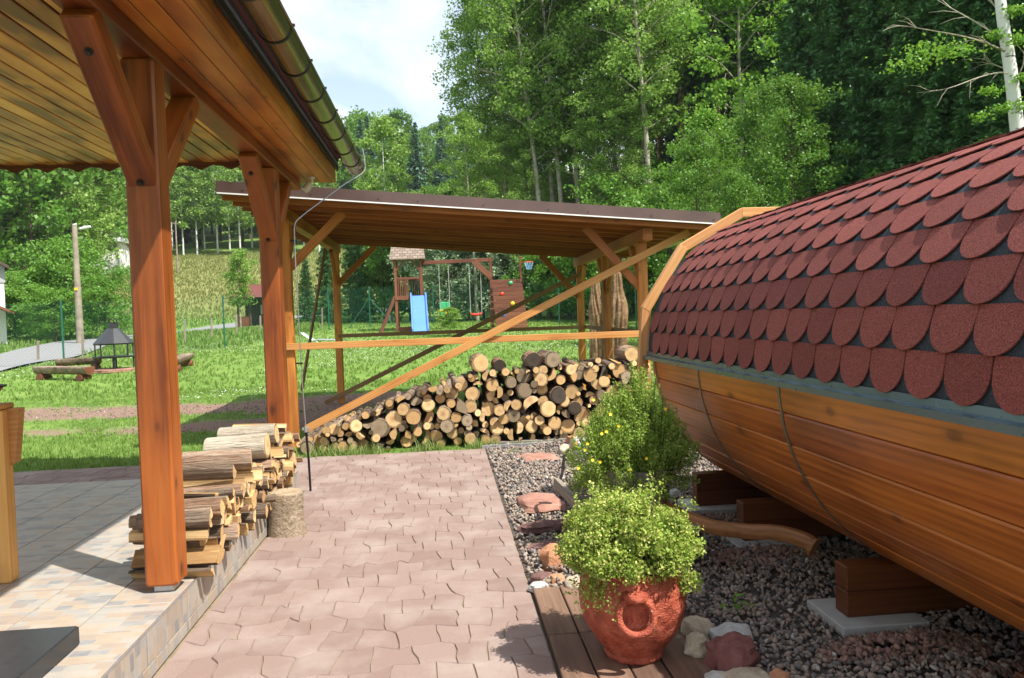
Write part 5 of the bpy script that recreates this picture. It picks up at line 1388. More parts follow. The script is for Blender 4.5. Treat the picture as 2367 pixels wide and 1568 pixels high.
# bush group with the pole
tree('bush', xat(150, 45), 45, 5.3, 'large bright green bush behind the concrete pole', None, (0, 0), 1.05)
tree('bush', xat(230, 43), 43, 3.3, 'lower green bush at the meadow edge right of the pole', None, (0, 0), 1.2)
tree('bush', xat(70, 44), 44, 3.6, 'green bush by the white house left of the pole', None, (0, 0), 1.3)
tree('bush', xat(115, 41), 41, 2.6, 'low bush standing in front of the large bush by the pole', None, (0, 0), 1.4)
tree('bush', xat(20, 47), 47, 3.8, 'bush beside the white house wall', None, (0, 0), 1.2)
tree('young', xat(557, 46, 760), 46, 4.7, 'slim young tree with stake in front of the dark cabin')
# tree belts behind
rb = np.random.default_rng(77)
for xd, Y, H, kd in ((-60, 70, 19, 'fbroad'), (10, 74, 21, 'fpale'), (70, 68, 17, 'fbroad'), (115, 76, 22, 'fbroad'), (160, 82, 22, 'fpale'), (205, 88, 20, 'fbroad'), (40, 90, 25, 'fbroad'), (-20, 92, 25, 'fbroad'), (130, 95, 25, 'fpale'), (255, 98, 15, 'fpale'), (235, 110, 20, 'fbroad'), (275, 112, 12, 'fbroad'), (300, 122, 17, 'fpale'), (205, 120, 24, 'fbroad'), (330, 126, 19, 'fbroad'), (170, 72, 13, 'fpale')):
    tree(kd, xat(xd, Y), Y, H, 'tall leafy tree in the belt behind the pole' if kd == 'fbroad' else 'tall pale green tree in the belt behind the pole', 'leafy trees behind the pole' if kd == 'fbroad' else 'pale trees behind the pole')
for i, xd in enumerate((395, 420, 452, 470, 500, 528, 552, 580, 610, 640, 665, 700, 735)):
    Y = 118+rb.uniform(-4, 10); tree('fbirch', xat(xd, Y), Y, rb.uniform(14, 18), 'birch with thin white trunk at the upper meadow edge', 'birches along the upper meadow edge')
for i in range(34):
    xd = 330 + i*14 + rb.uniform(-8, 8); Y = rb.uniform(126, 160); kd = 'fbroad' if rb.random() < .55 else 'fpale'
    tree(kd, xat(xd, Y), Y, rb.uniform(15, 21), ('dark' if kd == 'fbroad' else 'pale') + ' leafy tree in the wood above the meadow', ('dark' if kd == 'fbroad' else 'pale') + ' leafy trees above the meadow')
for i in range(26):
    xd = rb.uniform(-50, 420); Y = rb.uniform(130, 190); kd = 'fbroad' if rb.random() < .6 else 'fspruce'
    tree(kd, xat(xd, Y), Y, rb.uniform(17, 24), ('leafy tree' if kd == 'fbroad' else 'spruce') + ' of the wood far behind the pole', ('leafy trees' if kd == 'fbroad' else 'spruces') + ' far behind the pole')
# spruce hill in the gap
for i in range(75):
    Y = rb.uniform(110, 260); xd = 800 + rb.uniform(0, 1)*460
    kd = 'fspruce' if rb.random() < .8 else 'fbroad'
    tree(kd, xat(xd, Y, 400), Y, rb.uniform(15, 22), ('spruce' if kd == 'fspruce' else 'leafy tree') + ' on the far hill above the shelter roof', ('spruces' if kd == 'fspruce' else 'leafy trees') + ' on the far hill')
for i in range(22):
    Y = rb.uniform(70, 105); xd = rb.uniform(960, 1300)
    kd = 'fbroad' if rb.random() < .6 else 'fpale'
    tree(kd, xat(xd, Y, 400), Y, rb.uniform(8, 12), ('dark' if kd == 'fbroad' else 'pale') + ' leafy tree between playground and far hill', ('dark' if kd == 'fbroad' else 'pale') + ' leafy trees before the far hill')
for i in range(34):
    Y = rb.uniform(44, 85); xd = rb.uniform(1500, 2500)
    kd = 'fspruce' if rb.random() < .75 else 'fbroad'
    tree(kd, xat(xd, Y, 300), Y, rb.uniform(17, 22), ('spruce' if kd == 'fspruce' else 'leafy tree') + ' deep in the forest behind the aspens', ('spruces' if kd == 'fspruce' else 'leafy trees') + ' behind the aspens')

# ================================================================== GRASS, MEADOW, CLOVER
rgk = np.random.default_rng(15)
def scatter(n, x0, x1, y0, y1, pw=1.):
    return rgk.uniform(x0, x1, n), y0+(y1-y0)*rgk.uniform(0, 1, n)**pw
def on_ground(X, Y, dmax=.45):
    o = []
    for x, y in zip(X, Y):
        if y < 9.46: continue
        if -1.9 < x < 2.7 and 9.62 < y < 10.35: continue
        if x < -8 and any((x-p[0])**2+(y-p[1])**2 < (p[2]*.62)**2 for p in fine): continue
        d = dirt_at(x, y)
        if d > dmax and hsh(x, y, 3.) > .04: continue
        o.append((x, y, terrain(x, y)-.015))
    return np.array(o)
X, Y = scatter(30000, -9, 9, 9.45, 18., 1.25); P = on_ground(X, Y)
tag(link('lawn_grass', tufts('lawn_grass', P, .055, .008, 5, L_grass, rgk)), 'short green lawn grass behind the pavilion and shelter', 'grass', kind='stuff')
X, Y = scatter(32000, -26, 13, 17, 47, 1.1); P = on_ground(X, Y, .6)
tag(link('far_lawn_grass', tufts('far_lawn_grass', P, .085, .022, 4, L_grass, rgk)), 'green lawn grass of the playground meadow', 'grass', kind='stuff')
X, Y = scatter(9000, -38, -6, 30, 64); keep = [(x, y) for x, y in zip(X, Y) if min((Vector((x, y))-Vector(p[:2])).length for p in fine[::2]) > 2.1 and y > 27+.0*x]
P = np.array([(x, y, terrain(x, y)-.02) for x, y in keep])
tag(link('verge_grass', tufts('verge_grass', P, .26, .045, 5, L_grass, rgk)), 'taller grass of the verge on both sides of the road', 'grass', kind='stuff')
X, Y = scatter(40000, -75, 4, 60, 122, 1.); P = np.array([(x, y, terrain(x, y)-.03) for x, y in zip(X, Y) if meadow_at(x, y) > .15])
tag(link('meadow_grass', tufts('meadow_grass', P, .34, .055, 4, L_dry, rgk, .9)), 'yellow-green ripe meadow grass on the far slope', 'grass', kind='stuff')
X, Y = scatter(16000, -14, 5, 15.5, 33, 1.2); P = on_ground(X, Y, .2)
P = P[[nz(p[0], p[1], .25, 5.) > -.05 for p in P]]; P[:, 2] += .06
tag(link('clover_flowers', leaf_mesh('clover_flowers', leaf_quads(P, .024, rgk, 2., 1.), L_clover)), 'tiny white clover flowers sprinkled over the lawn', 'flowers', kind='stuff')
# weeds at the foot of the woodpile
X = np.concatenate([rgk.uniform(-1.95, .6, 420), rgk.uniform(-1.9, .5, 260)]); Y = np.concatenate([rgk.uniform(9.40, 9.66, 420), rgk.normal(9.52, .07, 260)])
P = np.stack([X, Y, 0*X-.01], 1); P = P[[nz(p[0], p[1], 2.2, 4.) > -.12 + .5*(p[1]-9.5) for p in P]]
tag(link('weeds', tufts('weeds', P, rgk.uniform(.03, .20, len(P))*rgk.uniform(.4, 1, len(P)), .0065, 4, L_weed, rgk, 1.1)), 'tall grass and weeds along the foot of the woodpile', 'grass', kind='stuff')
X, Y = scatter(160, .46, 1.2, 5, 9.3); P = np.stack([X, Y, 0*X+.01], 1); P = P[[nz(p[0], p[1], 2., 7.) > .25 for p in P]]
tag(link('gravel_weeds', tufts('gravel_weeds', P, .05, .008, 6, L_grass, rgk, .8)), 'small weeds sprouting in the gravel', 'grass', kind='stuff')
wp = onZ(1703, 1420, .02)
wd_ = thing('weed', 'small green broad-leaved weed growing alone in the gravel', 'plant', wp)
for k, (dx, dz, sz, rz) in enumerate(((-.02, .10, .07, .3), (.02, .02, .06, 2.), (.035, .07, .05, 5.), (-.045, .04, .05, 3.4), (.06, .05, .045, 6.), (-.01, .06, .05, 1.))):
    mb = MB(); a = rz; c, s = math.cos(a), math.sin(a)
    pts = [(0, 0), (.3, .22), (.65, .2), (1, 0), (.65, -.2), (.3, -.22)]
    vs = [(sz*(p[0]*c-p[1]*s)+dx, sz*(p[0]*s+p[1]*c), dz+.02*math.sin(p[0]*3)*(1 if k % 2 else -.3)) for p in pts]
    mb.add(vs, [list(range(6))]); mb.tube([(0, 0, -.02), (dx*.5, 0, dz*.6), (dx, 0, dz)], .002, 4); link('leaf', mb.mesh('leaf', L_lime), wd_, T(0, 0, 0), world=False)
mb = MB(); a, b = onZ(1114, 1034, .02), onZ(1292, 1026, .02)
es = beam('edging_strip', (a.x, a.y, .015), (b.x, a.y+.05, .015), .006, .05, M_steel, None, .001); tag(es, 'thin metal edging strip between gravel and woodpile weeds', 'edging')
mb = None
bb = beam('base_board', (.5, 9.74, .012), (2.5, 9.70, .012), .12, .025, M_grey, None, .003); tag(bb, 'grey board lying at the foot of the woodpile behind the gravel', 'board')

# ================================================================== FENCE
fpix = [(-60, 24.2), (145, 24.5), (330, 27.2), (519, 30), (640, 33), (762, 36.5), (857, 37.5), (1004, 39.5), (1150, 39.), (1294, 35), (1390, 33), (1472, 28.5), (1560, 24.5)]
fpt = [Vector((xat(x, Y, 780), Y, 0)) for x, Y in fpix]
for p in fpt: p.z = terrain(p.x, p.y)
fc = thing('chain_link_fence', 'green chain-link fence with steel posts around the lawn', 'fence', fpt[4])
FH = 1.95
for p in fpt:
    mb = MB(); mb.tube([(0, 0, -.2), (0, 0, FH)], .028, 10); mb.lathe([(.03, FH-.01), (.03, FH+.01), (.0, FH+.03)], 10); link('post', mb.mesh('post', M_green, 40), fc, T(*p))
c = fpt[6]
for e in (Vector((-1.0, .1, 0)), Vector((1.2, -.2, 0))):
    mb = MB(); mb.tube([c+Vector((0, 0, FH*.72)), c+e+Vector((0, 0, terrain(c.x+e.x, c.y+e.y)-c.z))], .02, 8); link('strut', mb.mesh('strut', M_green, 40), fc)
for a, b in zip(fpt[:-1], fpt[1:]):
    d = (b-a); L = math.hypot(d.x, d.y); V = []; F = []; w = .0015; st_ = .085
    ux = Vector((d.x/L, d.y/L, 0)); nrm = Vector((-ux.y, ux.x, 0))
    def gpt(s, h): return Vector((a.x+d.x*s/L, a.y+d.y*s/L, a.z+d.z*s/L+.04+h))
    def strip(p, q):
        o = len(V); t = (q-p).normalized(); sv = nrm.cross(t)*w
        V.extend([tuple(p-sv), tuple(p+sv), tuple(q+sv), tuple(q-sv)]); F.append((o, o+1, o+2, o+3))
    h = FH-.1; s = -h
    while s < L:
        s0, s1 = max(s, 0), min(s+h, L)
        if s1 > s0: strip(gpt(s0, s0-s), gpt(s1, s1-s)); strip(gpt(s0, h-(s0-s)), gpt(s1, h-(s1-s)))
        s += st_
    for hh in (.02, h*.5, h): strip(gpt(0, hh), gpt(L, hh))
    tag(link('wire_mesh', np_mesh('wire_mesh', V, F, M_green), fc), kind='stuff')
# old wooden stakes along the road
for i, (x, y0, y1, Y) in enumerate(((88, 790, 838, 29), (192, 770, 832, 31), (427, 738, 780, 33), (489, 736, 778, 34.5), (546, 728, 765, 36), (602, 730, 770, 37), (654, 735, 770, 40), (745, 712, 760, 40), (676, 738, 768, 38))):
    p = atY(x, y1, Y); z0 = terrain(p.x, Y); t = atY(x, y0, Y).z
    o = beam('stake', (p.x, Y, z0-.15), (p.x+.03, Y, max(t, z0+.7)), .07, .07, M_stake, None, .01, (0, 1, 0)); tag(o, 'grey weathered wooden stake standing in the grass beyond the fence', 'stake', 'wooden stakes beyond the fence')

# ================================================================== PLAYGROUND
PYD = 34.
def pp(x, y, Y=PYD): return atY(x, y, Y)
t0 = pp(945, 765); tx0 = pp(918, 740).x; tx1 = pp(977, 740).x; zg_ = terrain(t0.x, PYD)-.05; ty0, ty1 = PYD-.1, PYD+1.0
pt = thing('play_tower', 'brown wooden play tower with shingled roof, railing and blue slide', 'play tower', (t0.x, PYD, zg_))
ztop_ = pp(945, 603).z; zpl = pp(945, 688).z
for x in (tx0, tx1):
    for y in (ty0, ty1): beam('post', (x, y, zg_-.1), (x, y, ztop_+.1), .11, .11, M_play, pt, .01, (0, 1, 0))
mb = MB(); xa, xb = tx0-.22, tx1+.20; zr = pp(945, 580).z; zl = ztop_+.05
vs = [(xa, ty0-.2, zl), (xb, ty0-.2, zl), (xb, ty1+.2, zl), (xa, ty1+.2, zl), (xa+.06, (ty0+ty1)/2, zr+.25), (xb-.06, (ty0+ty1)/2, zr+.25)]
mb.add(vs, [(0, 1, 5, 4), (2, 3, 4, 5), (1, 2, 5), (3, 0, 4), (3, 2, 1, 0)])
m, g = mk('grey_brown_shingle'); brk = g('TexBrick', {'Vector': g.mapping(g('TexCoord').outputs['Object'], (1, 1, 1), rot=(R_(90), 0, 0)), 'Color1': (.17, .12, .09, 1), 'Color2': (.26, .2, .16, 1), 'Mortar': (.06, .05, .04, 1), 'Scale': 1., 'Brick Width': .22, 'Row Height': .12, 'Mortar Size': .012}); g.out(g.bsdf(brk.outputs[0], .9))
link('roof', mb.mesh('roof', m), pt)
beam('floor_beam', (tx0-.05, ty0-.06, zpl-.02), (tx1+.05, ty0-.06, zpl-.02), .05, .16, M_play, pt); mb = MB(); mb.box(tx0, tx1, ty0, ty1, zpl-.03, zpl+.03); link('floor', mb.mesh('floor', M_play), pt)
zr1 = pp(945, 644).z
for y in (ty0-.02, ty1): beam('rail', (tx0, y, zr1), (tx1, y, zr1), .05, .09, M_play, pt)
for y, n, m_ in ((ty0-.02, 6, M_play), (ty1, 8, M_play)):
    xs = np.linspace(tx0+.12, tx0+.52, n) if y < PYD else np.linspace(tx0+.1, tx1-.1, n)
    for x in xs: beam('baluster', (x, y, zpl), (x, y, zr1), .035, .05, m_, pt, .004, (0, 1, 0))
for x in np.linspace(tx0+.62, tx1-.12, 5):
    mb = MB(); mb.tube([(x, ty1-.1, zpl), (x, ty1-.1, zr1)], .022, 6); link('net_bar', mb.mesh('net_bar', M_iron), pt)
beam('ground_beam', (tx0, ty0-.02, zg_+.14), (tx1, ty0-.02, zg_+.14), .08, .2, M_play, pt)
beam('side_strut', (tx0-.05, ty0, zpl+.05), (pp(880, 768).x, ty0-.3, zg_-.05), .1, .12, M_play, pt)
for s, x in ((1, tx0), (-1, tx1)): beam('knee_brace', (x+s*.05, ty0-.02, ztop_-.42), (x+s*.38, ty0-.02, ztop_), .05, .07, M_play, pt)
# slide
sx0, sx1 = pp(949, 690).x, pp(986, 690).x; q0 = Vector(((sx0+sx1)/2, ty0-.1, pp(968, 684).z)); q1 = pp(972, 758, PYD-2.2); q1.z = terrain(q1.x, q1.y)+.12
mb = MB(); w = (sx1-sx0)/2; L = []
for i in range(13):
    t = i/12; p = q0.lerp(q1, t); p.z += -.12*math.sin(math.pi*t)*0 + .10*max(0, t-.8)*0
    p.z = q0.z+(q1.z-q0.z)*(1-(1-t)**1.0)-.10*math.sin(math.pi*t) + .04*math.sin(t*9)
    L.append([p+Vector((-w, 0, .14)), p+Vector((-w+.05, 0, .13)), p+Vector((-w+.08, 0, 0)), p+Vector((w-.08, 0, 0)), p+Vector((w-.05, 0, .13)), p+Vector((w, 0, .14)), p+Vector((w, 0, -.04)), p+Vector((-w, 0, -.04))])
vs = [q for r in L for q in r]; mb.add(vs, [(i*8+k, i*8+(k+1) % 8, (i+1)*8+(k+1) % 8, (i+1)*8+k) for i in range(12) for k in range(8)] + [list(range(7, -1, -1)), list(range(96, 104))])
link('slide', mb.mesh('slide', M_blue, 50), pt)
# swing beam
zs = pp(1060, 604).z; xe = pp(1135, 610).x
sw_ = thing('swing_set', 'brown wooden swing beam with end post joined to the climbing wall', 'swing frame', (xe, PYD+.4, terrain(xe, PYD)))
beam('swing_beam', (tx1, PYD+.4, zs), (xe+.1, PYD+.4, zs+.05), .1, .16, M_play, sw_, .01)
beam('post', (xe, PYD+.4, terrain(xe, PYD)-.1), (xe, PYD+.4, zs+.15), .12, .14, M_play, sw_, .01, (0, 1, 0))
beam('knee_board', (xe+.02, PYD+.33, zs-.75), (xe-.72, PYD+.33, zs-.02), .04, .24, M_play, sw_, .01)
xw0, xw1 = pp(1138, 700).x, pp(1206, 700).x
cwall = thing('climbing_wall', 'slanted plank climbing wall with coloured holds', 'climbing wall', ((xw0+xw1)/2, PYD, terrain(xw0, PYD)))
zt_, zb = pp(1170, 646).z, terrain(xw0, PYD)-.05
for k in range(12):
    t0_, t1_ = k/12, (k+1)/12; z0_, z1_ = zb+(zt_-zb)*t0_, zb+(zt_-zb)*t1_; sh_ = -.12*(t0_+t1_)/2+.06
    yy = PYD-.5+.7*(t0_+t1_)/2
    beam('plank', (xw0+.05+sh_, yy, (z0_+z1_)/2), (xw1+.12+sh_, yy, (z0_+z1_)/2), .04, (z1_-z0_)-.012, M_play, cwall, .006)
for x, y, m_ in ((1181, 654, M_gpl), (1160, 680, M_red), (1184, 702, M_yel), (1163, 728, M_blue)):
    p = pp(x, y, PYD); t = (p.z-zb)/(zt_-zb); yy = PYD-.5+.7*t-.06
    mb = MB(); mb.lathe([(.0, -.1), (.05, -.085), (.085, -.02), (.085, .03), (.05, .08), (.0, .1)], 10, c=(0, 0, 0)); link('hold', mb.mesh('hold', m_, True), cwall, T(p.x, yy, p.z) @ Matrix.Diagonal((1.1, .5, .9, 1)))
beam('side_post', (xw1+.02, PYD+.25, zt_-1.2), (xw1+.02, PYD+.25, pp(1195, 592).z), .10, .14, M_play, cwall, .01, (0, 1, 0))
for dz in (.3, .6, .9, 1.2): beam('rung', (xw0-.1, PYD+.35, zb+dz), (xw0+.2, PYD+.35, zb+dz), .05, .06, M_play, cwall)
hp = pp(1222, 606); hoop = thing('basketball_hoop', 'orange basketball hoop with blue and white net on a post by the climbing wall', 'hoop', hp)
mb = MB(); mb.tube([hp+Vector((.2*math.cos(a), .2*math.sin(a)-.05, 0)) for a in np.linspace(0, 6.283, 17)[:-1]], .014, 6, close=True); mb.tube([hp+Vector((-.2, 0, 0)), Vector((xw1+.05, PYD+.22, hp.z-.02))], .014, 6); link('rim', mb.mesh('rim', plain('orange_paint', (.75, .12, .02), .5)), hoop)
mb = MB()
for k in range(10):
    a = 2*math.pi*k/10; b = a+.5; mb.tube([hp+Vector((.2*math.cos(a), .2*math.sin(a)-.05, 0)), hp+Vector((.11*math.cos(b), .11*math.sin(b)-.05, -.32))], .008, 4); b = a-.5; mb.tube([hp+Vector((.2*math.cos(a), .2*math.sin(a)-.05, 0)), hp+Vector((.11*math.cos(b), .11*math.sin(b)-.05, -.32))], .008, 4)
link('net', mb.mesh('net', plain('pale_blue_net', (.25, .45, .7), .7)), hoop)
def ropes(o, x0, x1, z1, y):
    for x in (x0, x1):
        mb = MB(); mb.tube([(x, y, z1), (x, y, zs)], .011, 5); link('rope', mb.mesh('rope', M_rope), o)
b1 = pp(1029, 720, PYD+.4); s1 = thing('baby_swing', 'green and yellow plastic baby swing seat hanging on ropes', 'swing', b1)
mb = MB(); mb.box(b1.x-.22, b1.x+.22, PYD+.52, PYD+.57, b1.z-.15, b1.z+.42, .03); mb.box(b1.x-.24, b1.x-.19, PYD+.25, PYD+.55, b1.z-.1, b1.z+.12, .02); mb.box(b1.x+.19, b1.x+.24, PYD+.25, PYD+.55, b1.z-.1, b1.z+.12, .02); mb.box(b1.x-.22, b1.x+.22, PYD+.2, PYD+.55, b1.z-.22, b1.z-.15, .02); link('seat', mb.mesh('seat', M_gpl), s1)
mb = MB(); mb.box(b1.x-.25, b1.x+.25, PYD+.2, PYD+.26, b1.z-.02, b1.z+.08, .02); mb.box(b1.x-.06, b1.x+.06, PYD+.19, PYD+.25, b1.z-.2, b1.z-.02, .02); link('front_bar', mb.mesh('front_bar', M_yel), s1)
ropes(s1, b1.x-.21, b1.x+.21, b1.z+.1, PYD+.4)
b2 = pp(1101, 728, PYD+.4); s2 = thing('swing', 'red plastic swing seat hanging on ropes next to the baby swing', 'swing', b2)
mb = MB(); pts = [Vector((b2.x+dx, PYD+.4, b2.z+.10*(dx/.24)**2*.5)) for dx in np.linspace(-.26, .26, 9)]; mb.tube(pts, [.03, .05, .06, .06, .06, .06, .06, .05, .03], 10); link('seat', mb.mesh('seat', M_red, True), s2)
ropes(s2, b2.x-.25, b2.x+.25, b2.z+.05, PYD+.4)

# sun lounger
lg = atY(742, 770, 27.5); lz = terrain(lg.x, 27.5)
lo = thing('sun_lounger', 'grey metal sun lounger with raised back on the lawn', 'sun lounger', (lg.x, 27.5, lz))
xl = lg.x-.62
mb = MB()
for y in (27.2, 27.75):
    mb.tube(smooth([(xl, y, lz+.55), (xl+.35, y, lz+.30), (xl+.6, y, lz+.30), (xl+1.35, y, lz+.26)]), .016, 6); mb.tube([(xl+.25, y, lz+.30), (xl+.05, y, lz)], .014, 6); mb.tube([(xl+.45, y, lz+.30), (xl+.7, y, lz)], .014, 6); mb.tube([(xl+1.1, y, lz+.28), (xl+1.4, y, lz)], .014, 6)
link('frame', mb.mesh('frame', M_alu), lo)
mb = MB()
pr_ = smooth([(xl, 0, lz+.56), (xl+.35, 0, lz+.31), (xl+.6, 0, lz+.31), (xl+1.35, 0, lz+.27)], 4)
for a, b in zip(pr_[:-1], pr_[1:]): mb.add([(a.x, 27.2, a.z), (b.x, 27.2, b.z), (b.x, 27.75, b.z), (a.x, 27.75, a.z), (a.x, 27.2, a.z+.012), (b.x, 27.2, b.z+.012), (b.x, 27.75, b.z+.012), (a.x, 27.75, a.z+.012)], [(3, 2, 1, 0), (4, 5, 6, 7), (0, 1, 5, 4), (2, 3, 7, 6)])
link('fabric', mb.mesh('fabric', plain('grey_sling', (.33, .36, .38), .7)), lo)

# ================================================================== CARVED SCULPTURE behind the shelter
cs = atY(1418, 815, 20.); cz0 = terrain(cs.x, 20.)
sc = thing('carved_sculpture', 'tall carved weathered wooden trunk sculpture behind the shelter', 'sculpture', (cs.x, 20., cz0))
def carv(cx, cy, h, rbase, seed, name):
    mb = MB()
    prof = [(rbase*1.15, -.05), (rbase*1.05, .15), (rbase*.95, h*.2), (rbase*1.0, h*.35), (rbase*1.08, h*.5), (rbase*1.0, h*.62), (rbase*.82, h*.72), (rbase*.66, h*.8), (rbase*.6, h*.87), (rbase*.52, h*.94), (rbase*.3, h*.985), (rbase*.08, h)]
    pr_ = []
    for i in range(len(prof)-1):
        for q in range(4): t = q/4; pr_.append((prof[i][0]*(1-t)+prof[i+1][0]*t, prof[i][1]*(1-t)+prof[i+1][1]*t))
    pr_.append(prof[-1])
    def wv(a, z): 
        tw = a + .35*math.sin(z*1.7+seed); return 1+.34*(abs(math.sin(tw*2.5+1.4*math.sin(z*1.8+seed)))-.5)+.16*(abs(math.sin(tw*6+1.1*math.sin(z*2.6+seed*2)))-.5)+.10*mnoise.noise(Vector((math.cos(tw)*2.2, math.sin(tw)*2.2, z*1.1+seed)))+.07*math.sin(tw*11+z*2.)
    mb.lathe(pr_, 110, wob=wv); return link(name, mb.mesh(name, M_carve, True), sc, T(cx, cy, cz0))
xr = atY(1428, 815, 20.).x; xl_ = atY(1396, 815, 20.).x
carv(xr+.02, 20., 2.42, .215, 1.3, 'carved_figure'); carv(xl_-.12, 20.25, 2.25, .165, 4.1, 'carved_figure')

# ================================================================== GRILL AND LOG BENCHES
gc = atY(266, 850, 22.5); gz_ = terrain(gc.x, 22.5)-.01
gr = thing('garden_grill', 'black hexagonal garden grill fireplace with conical hood and chimney', 'grill', (gc.x, 22.5, gz_))
def hexr(r, z, n=8, rot=.39): return [(gc.x+r*math.cos(rot+2*math.pi*k/n), 22.5+r*math.sin(rot+2*math.pi*k/n), gz_+z) for k in range(n)]
def frustum(name, rz, mat, parent=gr, n=8):
    mb = MB(); vs = [q for r, z in rz for q in hexr(r, z, n)]; m_ = len(rz)
    mb.add(vs, [(i*n+k, i*n+(k+1) % n, (i+1)*n+(k+1) % n, (i+1)*n+k) for i in range(m_-1) for k in range(n)]+[list(range(n-1, -1, -1)), list(range((m_-1)*n, m_*n))]); return link(name, mb.mesh(name, mat), parent)
frustum('hood', [(.50, .72), (.52, .76), (.18, 1.14), (.15, 1.17)], M_grill); frustum('chimney', [(.13, 1.171), (.13, 1.34)], M_grill)
mb = MB(); mb.box(gc.x-.14, gc.x+.14, 22.36, 22.64, gz_+1.40, gz_+1.415); [mb.box(gc.x+dx-.01, gc.x+dx+.01, 22.49, 22.51, gz_+1.33, gz_+1.41) for dx in (-.1, .1)]; link('chimney_cap', mb.mesh('chimney_cap', M_grill), gr)
frustum('fire_tray', [(.53, .36), (.55, .40), (.53, .41)], M_grill)
for k in range(8):
    a = .39+2*math.pi*k/8; x, y = gc.x+.47*math.cos(a), 22.5+.47*math.sin(a); beam('pillar', (x, y, gz_+.41), (x, y, gz_+.73), .03, .03, M_grill, gr, .003, (0, 1, 0))
    if k % 2 == 0: beam('leg', (x, y, gz_), (x, y, gz_+.37), .035, .035, M_grill, gr, .003, (0, 1, 0))
mb = MB(); mb.tube([(gc.x, 22.5, gz_+.05), (gc.x, 22.5, gz_+.37)], .06, 10); link('stem', mb.mesh('stem', M_grill), gr)
mb = MB(); mb.lathe([(.62, -.03), (.62, .045), (.55, .055)], 22, c=(gc.x, 22.5, gz_), wob=lambda a, z: 1+.06*math.sin(a*7)); tag(link('grill_base', mb.mesh('grill_base', K_sand)), 'ring of flat reddish stones under the black garden grill', 'stone base')
def bench(x0, y0, x1, y1, Y0, Y1, label):
    a, b = atY(x0, y0, Y0), atY(x1, y1, Y1); a.z = terrain(a.x, Y0)+.30; b.z = terrain(b.x, Y1)+.30
    o = thing('log_bench', label, 'bench', ((a.x+b.x)/2, (a.y+b.y)/2, terrain(a.x, Y0)))
    M, L = frameM(a, b); mb = MB(); n = 9
    pts = [(.17*math.cos(t), .17*math.sin(t)*1.0) for t in np.linspace(math.pi, 2*math.pi, n)] + [(.165, .03), (-.165, .03)]
    vs = [(s*L/2, p[0], p[1]) for s in (-1, 1) for p in pts]; k = len(pts)
    mb.add(vs, [list(range(k)), list(range(2*k-1, k-1, -1))], 1); mb.add(vs, [(i, k+i, k+(i+1) % k, (i+1) % k) for i in range(k)], 0)
    link('seat', mb.mesh('seat', [M_bark, M_play], 0), o, M)
    for s in (-.38, .38):
        mb = MB(); mb.tube([(s*L, -.16, -.25), (s*L, .16, -.25)], .1, 10); link('support', mb.mesh('support', M_play, 40), o, M)
bench(88, 868, 208, 862, 21.2, 20.6, 'half-log bench on stubs in front of the other benches by the grill')
bench(133, 850, 232, 842, 22.9, 23.0, 'half-log bench set behind the front bench, beside the grill')
bench(398, 845, 436, 836, 21.6, 23.2, 'half-log bench right of the grill behind the pavilion post')

# ================================================================== POLE, WIRES, HOUSES
pY = 38.; pb_ = atY(187, 812, pY); ptp = atY(174, 520, pY); z0 = terrain(pb_.x, pY)
po_ = thing('utility_pole', 'grey concrete utility pole with street lamp arm', 'pole', (pb_.x, pY, z0))
mb = MB(); mb.tube([(pb_.x, pY, z0-.2), (pb_.x, pY, ptp.z)], [.17, .11], 12); link('pole', mb.mesh('pole', M_stake, 40), po_)
mb = MB(); mb.tube([(pb_.x, pY, ptp.z-.25), (pb_.x+.3, pY, ptp.z-.18)], .02, 6); link('lamp_arm', mb.mesh('lamp_arm', M_steel), po_)
mb = MB(); mb.tube([(pb_.x+.25, pY, ptp.z-.19), (pb_.x+.45, pY, ptp.z-.14), (pb_.x+.72, pY, ptp.z-.1)], [.04, .075, .05], 10); link('lamp_head', mb.mesh('lamp_head', M_white, 40), po_)
mb = MB(); mb.tube([(pb_.x-.06, pY, ptp.z), (pb_.x+.1, pY, ptp.z+.04)], .035, 8); link('insulator', mb.mesh('insulator', M_white), po_)
mb = MB(); mb.box(pb_.x-.08, pb_.x+.08, pY-.18, pY-.165, z0+2.5, z0+2.62); link('yellow_plate', mb.mesh('yellow_plate', M_yel), po_)
def wire(p, q, sag, label, r=.012):
    pts = [p.lerp(q, t)+Vector((0, 0, -sag*4*t*(1-t))) for t in np.linspace(0, 1, 16)]; mb = MB(); mb.tube(pts, r, 5); tag(link('overhead_wire', mb.mesh('overhead_wire', M_iron)), label, 'wire')
tp_ = Vector((pb_.x, pY, ptp.z))
wire(tp_, Vector((tp_.x-40, pY-4, tp_.z+.6)), .5, 'overhead wire running from the concrete pole towards the white house')
wire(tp_, Vector((xat(400, 82), 82, terrain(xat(400, 82), 82)+6.5)), .8, 'overhead wire running from the concrete pole to the thin pole on the meadow')
for x, y0, y1, Y, lab in ((400, 575, 680, 80, 'thin grey pole standing in the meadow'), (411, 545, 630, 95, 'thin distant pole higher up in the meadow')):
    p = atY(x, y1, Y); z = terrain(p.x, Y); o = thing('thin_pole', lab, 'pole', (p.x, Y, z)); mb = MB(); mb.tube([(0, 0, -.3), (0, 0, 6.2)], [.11, .08], 8); link('shaft', mb.mesh('shaft', M_stake, 40), o, T(0, 0, 0), world=False); mb = MB(); mb.box(-.35, .35, -.04, .04, 5.9, 6.0); link('crossarm', mb.mesh('crossarm', M_stake), o, T(0, 0, 0), world=False)
